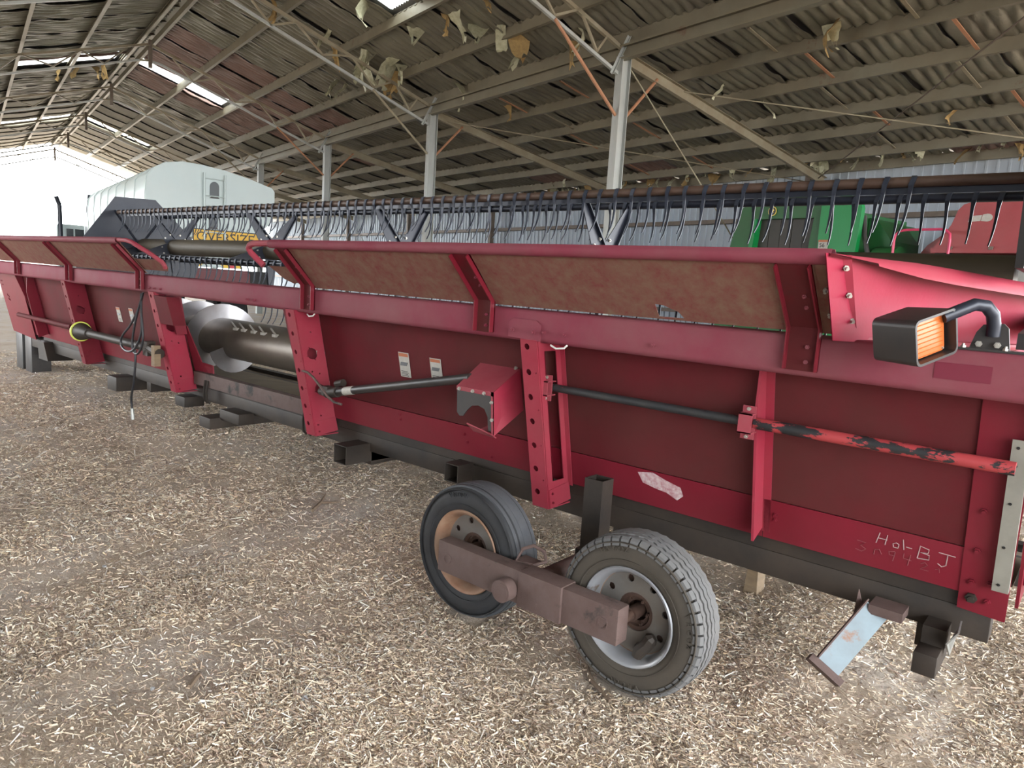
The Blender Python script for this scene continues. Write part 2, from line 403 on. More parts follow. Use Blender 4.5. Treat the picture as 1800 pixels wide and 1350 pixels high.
def make_straw():
    r = np.random.RandomState(11); N = 1150000
    # density falls off with distance from the camera, as far as single stalks can be told apart
    g = np.linspace(.7, 15, 4000); pdf = g * np.minimum(1, (2.3 / g) ** 2.1); cdf = np.cumsum(pdf); cdf /= cdf[-1]
    d = np.interp(r.random(N), cdf, g)
    a = r.uniform(R(-52), R(58), N)
    yaw = R(39.8); ang = yaw + a
    x = -np.sin(ang) * d; y = np.cos(ang) * d
    mask = np.zeros(N)
    for k, dd, pp in [(r.uniform(1.3, 6.5), r.uniform(0, 6.3), r.uniform(0, 6.3)) for _ in range(9)]: mask += np.sin(k * (x * np.cos(dd) + y * np.sin(dd)) + pp) / 3
    keep = (y > .1) & (y < 9) & (r.random(N) < np.clip(.76 + .7 * mask, .22, 1))
    keep &= ~((y > 2.50) & (y < 2.73) & (np.minimum(np.abs(x + 1.398), np.abs(x + 2.345)) < .12))
    x, y = x[keep], y[keep]; d = d[keep]; N = len(x)
    clump = np.sin(x * 2.1 + 1.3 * np.sin(y * 1.7)) * np.sin(y * 2.9 + x) ; L = r.gamma(2.2, .0058, N) + .005
    L = np.where(r.random(N) < .018, r.uniform(.035, .10, N), L) * (1 + .12 * np.clip(d - 3, 0, 6))
    wd = r.uniform(.0007, .0018, N) * (1 + .16 * np.clip(d - 2.5, 0, 8))
    th = r.normal(R(20), R(55), N); pit = r.normal(0, R(17), N)
    z = ground_h(x, y) + np.abs(r.normal(0, .008, N)) + .001
    ux, uy, uz = np.cos(th) * np.cos(pit), np.sin(th) * np.cos(pit), np.sin(pit)
    nx, ny = -np.sin(th), np.cos(th)
    P = np.stack([x, y, z], -1); U = np.stack([ux, uy, uz], -1) * (L / 2)[:, None]; W = np.stack([nx, ny, r.normal(0, .7, N)], -1) * wd[:, None]
    V = np.stack([P - U - W, P + U - W, P + U + W, P - U + W], 1).reshape(-1, 3)
    me = bpy.data.meshes.new('straw_litter')
    me.vertices.add(4 * N); me.loops.add(4 * N); me.polygons.add(N)
    me.vertices.foreach_set('co', V.astype(np.float32).ravel())
    me.loops.foreach_set('vertex_index', np.arange(4 * N, dtype=np.int32))
    me.polygons.foreach_set('loop_start', np.arange(0, 4 * N, 4, dtype=np.int32))
    me.update(calc_edges=True)
    pal = np.array([(.70, .58, .44), (.60, .48, .36), (.82, .74, .62), (.45, .335, .25), (.28, .195, .15), (.60, .555, .51), (.16, .115, .095), (.64, .49, .32)])
    pr = np.array([.22, .2, .13, .15, .1, .1, .05, .05])
    c = np.clip(pal[r.choice(len(pal), N, p=pr)] * r.uniform(.8, 1.25, N)[:, None] * (1 + .12 * clump)[:, None], 0, .9)
    ca = me.color_attributes.new('Col', 'FLOAT_COLOR', 'POINT')
    ca.data.foreach_set('color', np.repeat(np.concatenate([c, np.ones((N, 1))], 1), 4, 0).astype(np.float32).ravel())
    me.materials.append(M['straw'])
    o = bpy.data.objects.new('straw_litter', me); link(o)
    tag(o, 'loose short straw and chaff scattered over the whole floor', 'straw', kind='stuff')
make_straw()

# ------------------------------------------------------------------ shed: roof, purlins, insulation
SL_M, SL_L = .313, .19
RB, EB, WB = 3.89, 8.7, 15.1              # ridge, inner eave (post line), back wall
RZ, EZ = 7.29, 5.79
LB, LB2 = 2 * RB - EB, 2 * RB - EB - 6.4
A0, A1 = 7.6, -44.7
def roofz(b):
    if b > EB: return EZ - SL_L * (b - EB)
    if b > RB: return RZ - SL_M * (b - RB)
    if b > LB: return RZ - SL_M * (RB - b)
    return EZ - SL_L * (LB - b)
ceil = thing('ceiling', 'corrugated steel shed roof lined with sooty foil insulation', 'ceiling', S(-18, 4, 7.4), kind='structure')
SKY = [(-12.8, -11.95, 5.3, 6.5), (-24.05, -23.15, 4.1, 6.5), (-24.05, -23.15, 1.3, 3.6), (-35.3, -34.3, 4.1, 6.5), (-35.3, -34.3, 1.3, 3.6)]
def roofq(b0, b1, a0, a1, dz, t):
    q = B()
    p = [S(a0, b0, roofz(b0 + 1e-4) + dz), S(a1, b0, roofz(b0 + 1e-4) + dz), S(a1, b1, roofz(b1 - 1e-4) + dz), S(a0, b1, roofz(b1 - 1e-4) + dz)]
    q.extr(p, (0, 0, t)); return q
# roofing laid in bands, with openings where the skylights are
def roofing():
    bands = [(LB2 - .3, LB), (LB, 1.3), (1.3, 3.6), (3.6, RB), (RB, 4.1), (4.1, 5.3), (5.3, 6.5), (6.5, EB), (EB, WB + .3)]
    for b0, b1 in bands:
        cuts = sorted([(s[0], s[1]) for s in SKY if s[2] < (b0 + b1) / 2 < s[3]], reverse=True)
        a = A0 + .4; q = B()
        for c0, c1 in cuts:
            x = roofq(b0, b1, a, c1, .14, .02); q.add(x.v, x.f); a = c0
        x = roofq(b0, b1, a, A1 - .4, .14, .02); q.add(x.v, x.f)
        q.obj('roofing', M['roofs'], ceil)
    for a0, a1, b0, b1 in SKY:
        q = B(); n = 36                     # corrugated translucent sheet
        pts = [(a0 + (a1 - a0) * i / n, .018 * math.sin(i * math.pi / 2)) for i in range(n + 1)]
        vs = [S(a, b, roofz(b) + .13 + h) for b in (b0, b1) for a, h in pts]
        fs = [(i, i + 1, n + 2 + i, n + 1 + i) for i in range(n)]
        q.add(vs, fs); q.obj('skylight_sheet', M['skyl'], ceil)
roofing()

# purlins: lipped C sections, full length
def purlin(b, dz=0, h=.2, wdt=.07, flip=1, mat='purlin', name='purlin', a0=A0, a1=A1, parent=None):
    zt = roofz(b) + .09 + dz; t = .006; f = wdt * flip
    prof = [(0, 0), (f, 0), (f, -.03), (f - t * flip, -.03), (f - t * flip, -t), (t * flip, -t), (t * flip, -h + t), (f - t * flip, -h + t), (f - t * flip, -h + .03), (f, -h + .03), (f, -h), (0, -h)]
    q = B(); q.extr([S(a0, b + u, zt + v) for u, v in prof], S(a1, b, 0) - S(a0, b, 0))
    return q.obj(name, M[mat], parent or ceil, smooth=False)
PR_R = [4.01, 5.25, 6.58, 7.75, EB]
PR_L = [3.77, 2.52, 1.24, 0.05, LB]
PR_LT = [9.15, 10.15, 11.24, 12.38, 13.23, 14.28, 15.0]
PR_LL = [LB - .9, LB - 2.1, LB - 3.3, LB - 4.5, LB - 5.6]
for b in PR_R + PR_L + PR_LT[1:] + PR_LL: purlin(b, flip=1 if b >= RB else -1)
purlin(EB - .1, -.33, .22, .12, -1, name='eave_girder'); purlin(LB + .1, -.33, .22, .12, 1, name='eave_girder')

# insulation blankets: one piece per purlin bay and blanket width, sagging, with ribs from the sheet above
CW = 1.32
def blanket_mesh(seed):
    r = random.Random(seed); na, nb = 56, 14; vs = []; fs = []
    k = [(r.uniform(2, 9), r.uniform(2, 8), r.uniform(0, 6), r.uniform(.002, .006)) for _ in range(7)]
    sag = r.uniform(.01, .035); lip = r.uniform(.03, .085); cut = r.uniform(-.02, .06)
    for i in range(na + 1):
        u = i / na
        for j in range(nb + 1):
            v = j / nb
            z = -.034 * abs(math.sin(math.pi * 7 * u)) ** .7 - .007 * abs(math.sin(math.pi * (4 * v + .6 * math.sin(5 * u + seed)))) ** .5
            z -= sag * math.sin(math.pi * v) ** .8 * (.6 + .4 * math.sin(3 * u + seed))
            for p, q, s, am in k: z += am * math.sin(p * 2 * u * 3 + q * 2 * v + s)
            if u > .955: z -= lip * (u - .955) / .045 * (.45 + .55 * abs(math.sin(7 * v + seed)))
            vs.append((u * CW * .995, v, z))
    for i in range(na):
        for j in range(nb):
            a = i * (nb + 1) + j; fs.append((a, a + nb + 1, a + nb + 2, a + 1))
    me = bpy.data.meshes.new('insulation_blanket'); me.from_pydata(vs, [], fs)
    me.polygons.foreach_set('use_smooth', [True] * len(fs))
    return me
BLK = [blanket_mesh(i) for i in range(8)]
BLK_R = []
for b_ in BLK:
    c_ = b_.copy(); b_.materials.append(M['insul']); c_.materials.append(M['insul_r']); BLK_R.append(c_)
def insulate():
    rows = []
    for lst in (PR_R, [EB] + PR_LT[1:]): rows += list(zip(lst[:-1], lst[1:]))
    for lst in (PR_L, [LB] + PR_LL): rows += list(zip(lst[:-1], lst[1:]))
    rows.append((3.77, 4.01))
    todo = []
    cam = Vector((0, 0, CAM_H))
    for b0, b1 in rows:
        off = rng.uniform(0, CW); n = int((A0 - A1) / CW)
        for i in range(n):
            a = A0 - off - (i + 1) * CW
            if a < A1: continue
            hole = any(a < s[1] - .1 and a + CW > s[0] + .1 and min(b0, b1) < s[3] - .2 and max(b0, b1) > s[2] + .2 for s in SKY)
            c = S(a + CW / 2, (b0 + b1) / 2, roofz((b0 + b1) / 2)); d = c - cam
            vis = d.normalized().dot(FWD) > .55 and b1 != 4.01
            todo.append((abs(b1 - b0) * CW * abs(d.z) / d.length ** 3 if vis else 0, a, b0, b1, hole))
    todo.sort(reverse=True)
    rest = B(); n = 0
    for sc, a, b0, b1, hole in todo:
        i = rng.randrange(8); red = (-26.5 < a < -20 and 4 < b0 < 8) or (hole and rng.random() < .5) or rng.random() < .03
        z0, z1 = roofz(b0 + (1e-3 if b0 in (EB,) else 0)), roofz(b1)
        aa, ww = a, 1.0
        if hole:
            s = [s for s in SKY if a < s[1] - .1 and a + CW > s[0] + .1][0]
            lo, hi = max(a, s[0]), min(a + CW, s[1])
            if lo - a > a + CW - hi: ww = (lo - a) / CW
            else: aa, ww = hi, (a + CW - hi) / CW
            if ww < .12: continue
        ea = S(1, 0, 0) * ww; eb = S(0, b1, z1 + .1) - S(0, b0, z0 + .1); ez = ea.cross(eb).normalized()
        if ez.z < 0: ez = -ez
        Mx = Matrix((ea, eb, ez)).transposed().to_4x4(); Mx.translation = S(aa, b0, z0 + .10)
        if n < 290 and sc > 0:
            o = bpy.data.objects.new('insulation_blanket', (BLK_R if red else BLK)[i]); C.objects.link(o)
            o.parent = ceil; Mx.translation = Mx.translation - WL[ceil.name]; o.matrix_local = Mx; n += 1
        else:
            m = 28; vs = []
            for p in range(m + 1):
                for q in (0, .5, 1): vs.append(Mx @ Vector((CW * p / m, q, -.034 * abs(math.sin(math.pi * 7 * p / m)) - (.03 if q == .5 else 0) - (.07 if p == m else 0))))
            rest.add(vs, [(p * 3 + q, p * 3 + 3 + q, p * 3 + 4 + q, p * 3 + 1 + q) for p in range(m) for q in (0, 1)])
    tag(rest.obj('insulation_lining', M['insul'], ceil), kind='stuff')
insulate()

# torn flaps of foil and batt hanging from the lining
def flap(a, b, size, kind, seed):
    r = random.Random(seed); q = B(); n = 5; m = 4; z = roofz(b) + .06
    ax = r.uniform(0, math.pi); d = Vector((math.cos(ax), math.sin(ax), 0)); nn = Vector((-d.y, d.x, 0)); o = S(a, b, z); vs = []
    for i in range(n + 1):
        v = i / n; wdt = size * (.55 + .3 * math.sin(3 * v + seed)) * (1 - .55 * v)
        for j in range(m + 1):
            u = j / m - .5
            vs.append(o + d * (u * wdt + r.uniform(-.02, .02)) + nn * (size * .35 * math.sin(2.6 * v + seed) + r.uniform(-.03, .03)) + Vector((0, 0, -size * v * r.uniform(.8, 1.0))))
    fs = [(i * (m + 1) + j, i * (m + 1) + j + 1, (i + 1) * (m + 1) + j + 1, (i + 1) * (m + 1) + j) for i in range(n) for j in range(m) if not (i >= n - 2 and r.random() < .3)]
    q.add(vs, fs); return q.obj('torn_insulation', M[kind], ceil)
FL = [(-14.8, 7.15, .6), (-14.75, 7.55, .5), (-15.3, 7.3, .45), (-14.4, 7.6, .4), (-15.5, 6.6, .4), (-15.0, 6.1, .35), (-16.9, 7.25, .45), (-10.6, 7.95, .45), (-11.2, 7.4, .4), (-13.6, 8.6, .4), (-15.2, 5.0, .45), (-15.0, 6.9, .55), (-14.6, 7.4, .55), (-15.1, 7.7, .5), (-14.3, 7.25, .35), (-11.4, 7.1, .4), (-11.7, 7.0, .35), (-11.0, 8.1, .4), (-10.9, 7.7, .35),
      (-5.81, 9.9, .42), (-5.9, 10.0, .3), (-13.8, 8.8, .45), (-13.5, 9.8, .3), (-17.1, 7.1, .4), (-17.0, 7.4, .35), (-5.5, 13.2, .2), (-16.3, 14.2, .3),
      (-8.1, 11.8, .25), (-9.8, 8.5, .45), (-9.6, 8.3, .35), (-8.5, 10.8, .25), (-15.8, 14.5, .3), (-15.4, 14.7, .25), (-17.0, 14.4, .25), (-24.6, 3.2, .35), (-24.4, 2.2, .3), (-24.5, 3.4, .35), (-24.6, 2.7, .3), (-12.9, 6.1, .4), (-12.6, 6.9, .35), (-10.4, 7.0, .3)]
for i, (a, b, s) in enumerate(FL): flap(a, b, s * 1.25, 'wool' if i % 3 == 1 or a < -24 else 'foil', i)
for i in range(44):                       # ragged edge along the eave over the back wall
    flap(-3.8 - i * .36 + rng.uniform(-.15, .15), rng.uniform(14.35, 14.95), rng.uniform(.18, .42), 'foil' if i % 3 else 'wool', 100 + i)

# bridging struts between purlins
for i, (b0, b1) in enumerate([(9.3, 10.15), (10.15, 11.24), (11.24, 12.38), (12.38, 13.23), (13.23, 14.28)]):
    for a in (-4.87, -6.95, -11.2, -13.2):
        q = B(); aa = a + (.35 if i % 2 else 0)
        p0, p1 = S(aa, b0 + .05, roofz(b0) - .02), S(aa, b1 - .02, roofz(b1) - .02)
        q.extr([p0, p0 + S(.05, 0, 0), p0 + S(.05, 0, -.012), p0 + S(0, 0, -.012)], p1 - p0)
        q.obj('bridging_strut', M['primer' if (i + int(a)) % 2 else 'rafter'], ceil)
for a in (-10.9, -13.0, -16.8, -18.9):
    for b0, b1 in ((6.58, 7.75), (7.75, 8.6)):
        q = B(); p0, p1 = S(a, b0 + .05, roofz(b0) - .02), S(a, b1 - .02, roofz(b1) - .02)
        q.extr([p0, p0 + S(.05, 0, 0), p0 + S(.05, 0, -.012), p0 + S(0, 0, -.012)], p1 - p0); q.obj('bridging_strut', M['purlin'], ceil)

# posts, trusses, lean-to rafters
def iron(p0, p1, wdt, mat, parent, name):
    p0, p1 = Vector(p0), Vector(p1); ax = (p1 - p0).normalized(); s = ax.cross(Vector((0, 0, 1)))
    s = s.normalized() if s.length > .05 else Vector((1, 0, 0)); u = s.cross(ax).normalized(); t = .008
    q = B(); q.extr([p0 + s * x + u * y for x, y in ((0, 0), (wdt, 0), (wdt, t), (t, t), (t, wdt), (0, wdt))], p1 - p0)
    return q.obj(name, M[mat], parent, smooth=False)
bays = [-8.7 - 6 * k for k in range(7)]
ORD = ['nearest', 'second', 'third', 'fourth', 'fifth', 'sixth', 'seventh']
for k, a in enumerate([-2.7, 3.3] + bays):
    pst = thing('shed_post' if a < -8 else 'roof_truss', None, None, S(a, EB - .1, 0), kind='structure')
    if a <= -8.7: tag(pst, 'pale galvanised steel shed post, %s of the row from the camera' % ORD[bays.index(a)], 'post')
    else: tag(pst, 'slender steel roof truss spanning overhead by the camera', 'truss', 'trusses overhead')
    q = B(); w2, d2 = .075, .10                           # I-shaped column turned to a box face on the camera side
    q.extr([S(a + x, EB - .1 + y, 0) for x, y in ((-w2, -d2), (w2, -d2), (w2, -d2 + .012), (.012, -d2 + .012), (.012, d2 - .012), (w2, d2 - .012), (w2, d2), (-w2, d2), (-w2, d2 - .012), (-.012, d2 - .012), (-.012, -d2 + .012), (-w2, -d2 + .012))], (0, 0, 5.42))
    if a < -8: q.obj('column', M['postm'], pst, smooth=False)
    tr = pst
    # truss over the main span, on this post
    def T(b, z): return S(a, b, z)
    far = a < -28
    iron(T(EB - .15, 5.52), T(RB, 7.02), .06, 'rafter', tr, 'top_chord')
    iron(T(EB - .15, 5.11), T(4.13, 6.60), .05, 'postm', tr, 'bottom_chord')
    iron(T(4.13, 6.60), T(RB, 6.63), .05, 'postm', tr, 'bottom_chord')
    if True:
        zig = [(EB - .5, 5.62), (8.0, 5.35), (7.6, 5.87), (7.1, 5.65), (6.6, 6.17), (5.96, 6.05), (5.4, 6.53), (4.9, 6.35), (4.4, 6.83)]
        for (b0, z0), (b1, z1) in zip(zig[:-1], zig[1:]): iron(T(b0, z0), T(b1, z1), .035, 'rafter', tr, 'web')
    iron(T(LB + .15, 5.52), T(RB, 7.02), .06, 'rafter', tr, 'top_chord')
    iron(T(LB + .15, 5.11), T(2 * RB - 4.13, 6.60), .05, 'postm', tr, 'bottom_chord')
    iron(T(2 * RB - 4.13, 6.60), T(RB, 6.63), .05, 'rafter', tr, 'bottom_chord')
    zl = [(2 * RB - b0, z0) for b0, z0 in [(EB - .5, 5.62), (8.0, 5.35), (7.6, 5.87), (7.1, 5.65), (6.6, 6.17), (5.96, 6.05), (5.4, 6.53), (4.9, 6.35), (4.4, 6.83)]]
    for (b0, z0), (b1, z1) in zip(zl[:-1], zl[1:]): iron(T(b0, z0), T(b1, z1), .035, 'purlin', tr, 'web')
    q = B(); q.box((-.05, -.04, -.33), (.05, .04, .33), Matrix.Translation(S(a, RB, 6.82)) @ Matrix.Rotation(TH, 4, 'Z')); q.obj('ridge_plate', M['girt'], tr)
    if a > -8: continue
    q = B(); q.cyl(T(EB - .2, 4.5), T(7.1, 5.62), .026, 8); q.obj('knee_brace', M['primer' if k % 2 == 0 else 'rafter'], tr)
    q = B(); q.cyl(T(EB + .02, 4.5), T(9.42, 5.25), .026, 8); q.obj('knee_brace', M['primer'], tr)
    iron(T(EB - .35, 5.1), T(EB - .02, 5.75), .05, 'postm', tr, 'gusset_strut')
    # lean-to rafter to the back wall
    q = B(); hgt = .19; p0, p1 = T(EB, 5.30), T(WB - .1, 4.20); t = .008
    prof = [(0, 0), (.075, 0), (.075, t), (t, t), (t, hgt - t), (.075, hgt - t), (.075, hgt), (0, hgt)]
    q.extr([p0 + S(x - .03, 0, y) for x, y in prof], p1 - p0)
    q.obj('lean_to_rafter', M['rafter'], tr, smooth=False)
# bracing rods below the lean-to roof
for p0, p1, m in ((S(-9.0, 9.9, 5.25), S(-4.0, 14.4, 4.45), 'rafter'), (S(-9.0, 15.0, 4.3), S(-3.2, 9.9, 5.35), 'girt'), (S(-14.7, 9.0, 5.3), S(-9.2, 15.0, 4.35), 'rafter'), (S(-8.75, 8.8, 5.3), S(-8.3, 10.6, 3.4), 'rafter'), (S(-8.3, 10.6, 3.4), S(-8.1, 12.2, 1.9), 'rafter')):
    q = B(); q.cyl(p0, p1, .012, 6); q.obj('bracing_rod', M[m], ceil)
# ridge cap
q = B(); q.extr([S(A0, RB - .18, RZ - .02), S(A0, RB, RZ + .06), S(A0, RB + .18, RZ - .02), S(A0, RB + .18, RZ - .04), S(A0, RB, RZ + .04), S(A0, RB - .18, RZ - .04)], S(A1, 0, 0) - S(A0, 0, 0))
q.obj('ridge_cap', M['purlin'], ceil)

# ------------------------------------------------------------------ back wall (right of the shed)
wallr = thing('wall_right', 'blue-grey ribbed steel back wall behind the parked machines', 'wall', S(-18, WB + .1, 0), kind='structure')
def wall_sheet_mesh():
    q = B(); W = .76; prof = []
    for i in range(4):
        x = i * W / 4
        prof += [(x, 0), (x + .135, 0), (x + .147, -.028), (x + .178, -.028)]
    prof.append((W, 0))
    P = [S(x, y, 0) for x, y in prof]; off = Vector((0, 0, 4.53))
    q.strip(P, off, S(0, .004, 0)); return q.mesh('wall_sheet', M['wall'], False, False)[0]
WS = wall_sheet_mesh()
a = -2.0
while a > A1 - .5:
    o = bpy.data.objects.new('wall_sheet', WS); link(o, wallr, S(a - .76, WB + .08, .02)); a -= .76
for z in (1.2, 2.35, 3.48):
    q = B(); q.extr([S(-1.5, WB - .12, z), S(-1.5, WB + .04, z), S(-1.5, WB + .04, z + .02), S(-1.5, WB - .10, z + .02), S(-1.5, WB - .10, z + .1), S(-1.5, WB - .12, z + .1)], S(A1 + 1.5, 0, 0))
    q.obj('girt', M['girt'], wallr)
for k, aw in enumerate([-3.0 - 6 * k for k in range(7)]):
    q = B(); q.box((-.06, -.08, 0), (.06, .08, 4.45), Matrix.Translation(S(aw, WB - .22, 0)) @ Matrix.Rotation(TH, 4, 'Z')); q.obj('wall_post', M['girt'], wallr)
shade_wall = thing('shade_wall_left', 'unseen ribbed steel side wall added to block light behind the camera', 'wall', S(-18, LB2 - .1, 0), kind='structure')  # unseen wall, added so daylight enters mainly from the shed ends
a = A0
while a > A1 - .5:
    if -24 < a < -10.5: a -= .76; continue          # gap left in the added wall to let some light back in
    o = bpy.data.objects.new('wall_sheet', WS); link(o, shade_wall, S(a, LB2 - .1, .02)); o.rotation_euler = (0, 0, math.pi); a -= .76
# cross-bracing on the wall
for a0_, a1_ in ((-33, -27), (-27, -33)):
    q = B(); q.cyl(S(a0_, WB - .15, .5), S(a1_, WB - .15, 4.2), .012, 6); q.obj('wall_brace', M['galv'], wallr)
# ------------------------------------------------------------------ the harvester header (combine front)
def Yr(z): return 2.95 + (1.39 - z) * .218            # rear face of the uprights
def Ys(z): return 3.354 - (z - .487) * .218           # leaning back sheet
hd = thing('combine_header', 'long dusty red harvester header seen from behind, parked on its trailer', 'header', (-5.8, 3.3, .5))

def sheet(x0, x1, z0, z1, off=0, t=.006, mat='red_dusty', name='back_sheet', parent=hd):
    q = B(); q.extr([(x0, Ys(z0) + off, z0), (x1, Ys(z0) + off, z0), (x1, Ys(z1) + off, z1), (x0, Ys(z1) + off, z1)], (0, t, .0013)); return q.obj(name, M[mat], parent)
for x0, x1 in ((-4.56, -2.30), (-2.296, -1.152), (-1.148, -.325), (-9.16, -6.87), (-12.5, -9.164)):
    sheet(x0, x1, .771, 1.42)
    sheet(x0, x1, .57, .767, -.007, mat='red', name='lower_sheet')
# top beam: folded channel with a rolled lower edge
q = B()
prof = [(2.955, 1.412), (2.95, 1.425), (2.95, 1.55), (2.958, 1.561), (2.975, 1.565), (3.12, 1.565), (3.12, 1.40), (3.0, 1.395), (2.968, 1.399)]
q.extr([(-12.7, y, z) for y, z in prof], (12.65, 0, 0)); beam = q.obj('top_beam', M['red_beam'], hd, ang=50)
def bolt(p, n=(0, -1, 0), r=.011, h=.012, parent=hd, mat='bolt'):
    p, n = Vector(p), Vector(n).normalized(); q = B(); q.cyl(p, p + n * h, r, 6); q.cyl(p + n * h, p + n * h * 1.9, r * .55, 8); return q.obj('bolt', M[mat], parent)
for x in (-.17, -1.62, -2.26, -2.13): bolt((x, 2.95, 1.455), parent=beam, mat='red_beam')
for x in (-5.1, -5.2, -6.72, -6.85, -6.95): bolt((x, 2.95, 1.445), parent=beam, mat='red_beam')
q = B(); q.box((-.475, 2.947, 1.455), (-.30, 2.9495, 1.515)); q.obj('dull_decal', M['decalr'], beam)
# doubler plate over the near upright, weld strap, hooks
q = B(); q.extr([(-2.50, 2.948, 1.415), (-2.28, 2.948, 1.405), (-2.28, 2.948, 1.49), (-2.31, 2.948, 1.513), (-2.47, 2.948, 1.516), (-2.50, 2.948, 1.49)], (0, -.007, 0)); dp = q.obj('doubler_plate', M['red_beam'], hd)
bolt((-2.47, 2.941, 1.452), parent=dp, mat='red_beam', r=.014); bolt((-2.325, 2.941, 1.45), parent=dp, mat='red_beam', r=.014)
for p in ((-2.22, 2.96, 1.392), (-4.47, 3.0, 1.385)):
    q = B(); x, y, z = p; q.tube([(x, y, z), (x + .05, y - .02, z - .012), (x + .10, y - .02, z - .005), (x + .115, y - .015, z + .012)], .005, 6); q.obj('wire_hook', M['whitep'], hd)

# rear shields leaning back over the beam
def shield(x0, x1, holes=()):
    o = Vector((0, 2.955, 1.582)); ey = Vector((0, 2.712 - 2.955, 1.852 - 1.582)); Lh = ey.length; ey.normalize()
    q = B(); q.plate([(x0, 0), (x1, 0), (x1, Lh), (x0, Lh)], holes, .004, o, (1, 0, 0), ey)
    return q.obj('shield_sheet', M['red_shield'], hd)
shield(-4.46, -2.672); shield(-2.668, -.80, [[(-1.60, .012), (-1.47, .012), (-1.49, .05), (-1.555, .085), (-1.60, .09)]])
shield(-9.0, -7.02); shield(-12.6, -9.004)
def roll(x0, x1):
    n = 14; pts = []
    for i in range(n):
        t = R(-60) + i * R(300) / (n - 1); pts.append((2.705 - .030 * math.sin(t + R(90)), 1.863 + .030 * math.cos(t + R(90))))
    q = B(); P = [(x0, y, z) for y, z in pts]; q.strip(P, (x1 - x0, 0, 0), (0, .002, .002)); return q.obj('rolled_edge', M['red_beam'], hd, ang=60)
roll(-4.48, -.80); roll(-12.6, -7.03)
def bracket(x, w=.13, dark=False):
    path = [(2.945, 1.425), (2.945, 1.60), (2.715, 1.842)]
    q = B(); q.strip([(x - w / 2, y - .004, z) for y, z in path], (w, 0, 0), (0, -.006, -.003)); br = q.obj('shield_bracket', M['red_dusty'], hd)
    for s in (-1, 1):
        xx = x + s * w / 2
        poly = [(xx, 2.944, 1.425), (xx, 2.944, 1.60), (xx, 2.715, 1.842), (xx, 2.690, 1.818), (xx, 2.905, 1.592), (xx, 2.905, 1.425)]
        q = B(); q.extr(poly, (-.006 * s, 0, 0)); q.obj('flange', M['red'], br)
    for y, z in ((2.83, 1.722), (2.87, 1.68), (2.935, 1.52), (2.935, 1.46)): bolt((x + .02, y - .008, z), (0, -.75, -.6) if z > 1.6 else (0, -1, 0), .009, .008, br, 'red_beam')
    return br
for x in (-.94, -2.67, -4.36, -7.11, -8.96, -10.75): bracket(x)
# end flange with bolts at the right-hand shield
q = B(); q.strip([(-.86, 2.936, 1.615), (-.86, 2.705, 1.842)], (.055, 0, 0), (0, -.004, -.004)); fl = q.obj('end_flange', M['red_shield'], hd)
for z in (1.66, 1.75): bolt((-.835, 2.936 - (z - 1.615) * 1.018 - .005, z), (0, -.7, -.7), parent=fl)
# looped rails and gusset plates at the inner shield ends
def hoop(xr, s):
    rl = [(xr, 2.705, 1.868), (xr + s * .18, 2.71, 1.866), (xr + s * .27, 2.72, 1.852), (xr + s * .33, 2.735, 1.828), (xr + s * .46, 2.80, 1.76), (xr + s * .56, 2.86, 1.69), (xr + s * .575, 2.875, 1.66), (xr + s * .56, 2.885, 1.643)]
    q = B(); q.tube(rl, .02, 10); q.obj('end_rail', M['red_pink'], hd)
    o = Vector((xr, 2.94, 1.615)); ey = Vector((0, -.233, .24)).normalized(); pts = [(0, 0), (s * .5, 0), (s * .58, .05), (s * .50, .13), (0, .13)]
    q = B(); q.plate(pts, [], .004, o, (1, 0, 0), ey); q.obj('gusset_plate', M['red_shield'], hd)
hoop(-7.05, 1)
def hoop2():
    rl = [(-4.48, 2.705, 1.866), (-4.70, 2.705, 1.864), (-4.76, 2.71, 1.852), (-4.785, 2.715, 1.83), (-4.78, 2.73, 1.80), (-4.74, 2.77, 1.745), (-4.71, 2.79, 1.715)]
    q = B(); q.tube(rl, .022, 10); q.obj('end_rail', M['red_pink'], hd)
    o = Vector((-4.45, 2.94, 1.615)); ey = Vector((0, -.233, .24)).normalized()
    q = B(); q.plate([(0, 0), (0, .14), (-.27, .14), (-.20, .02), (-.12, -.02)], [], .004, o, (1, 0, 0), ey); q.obj('gusset_plate', M['red_shield'], hd)
hoop2()

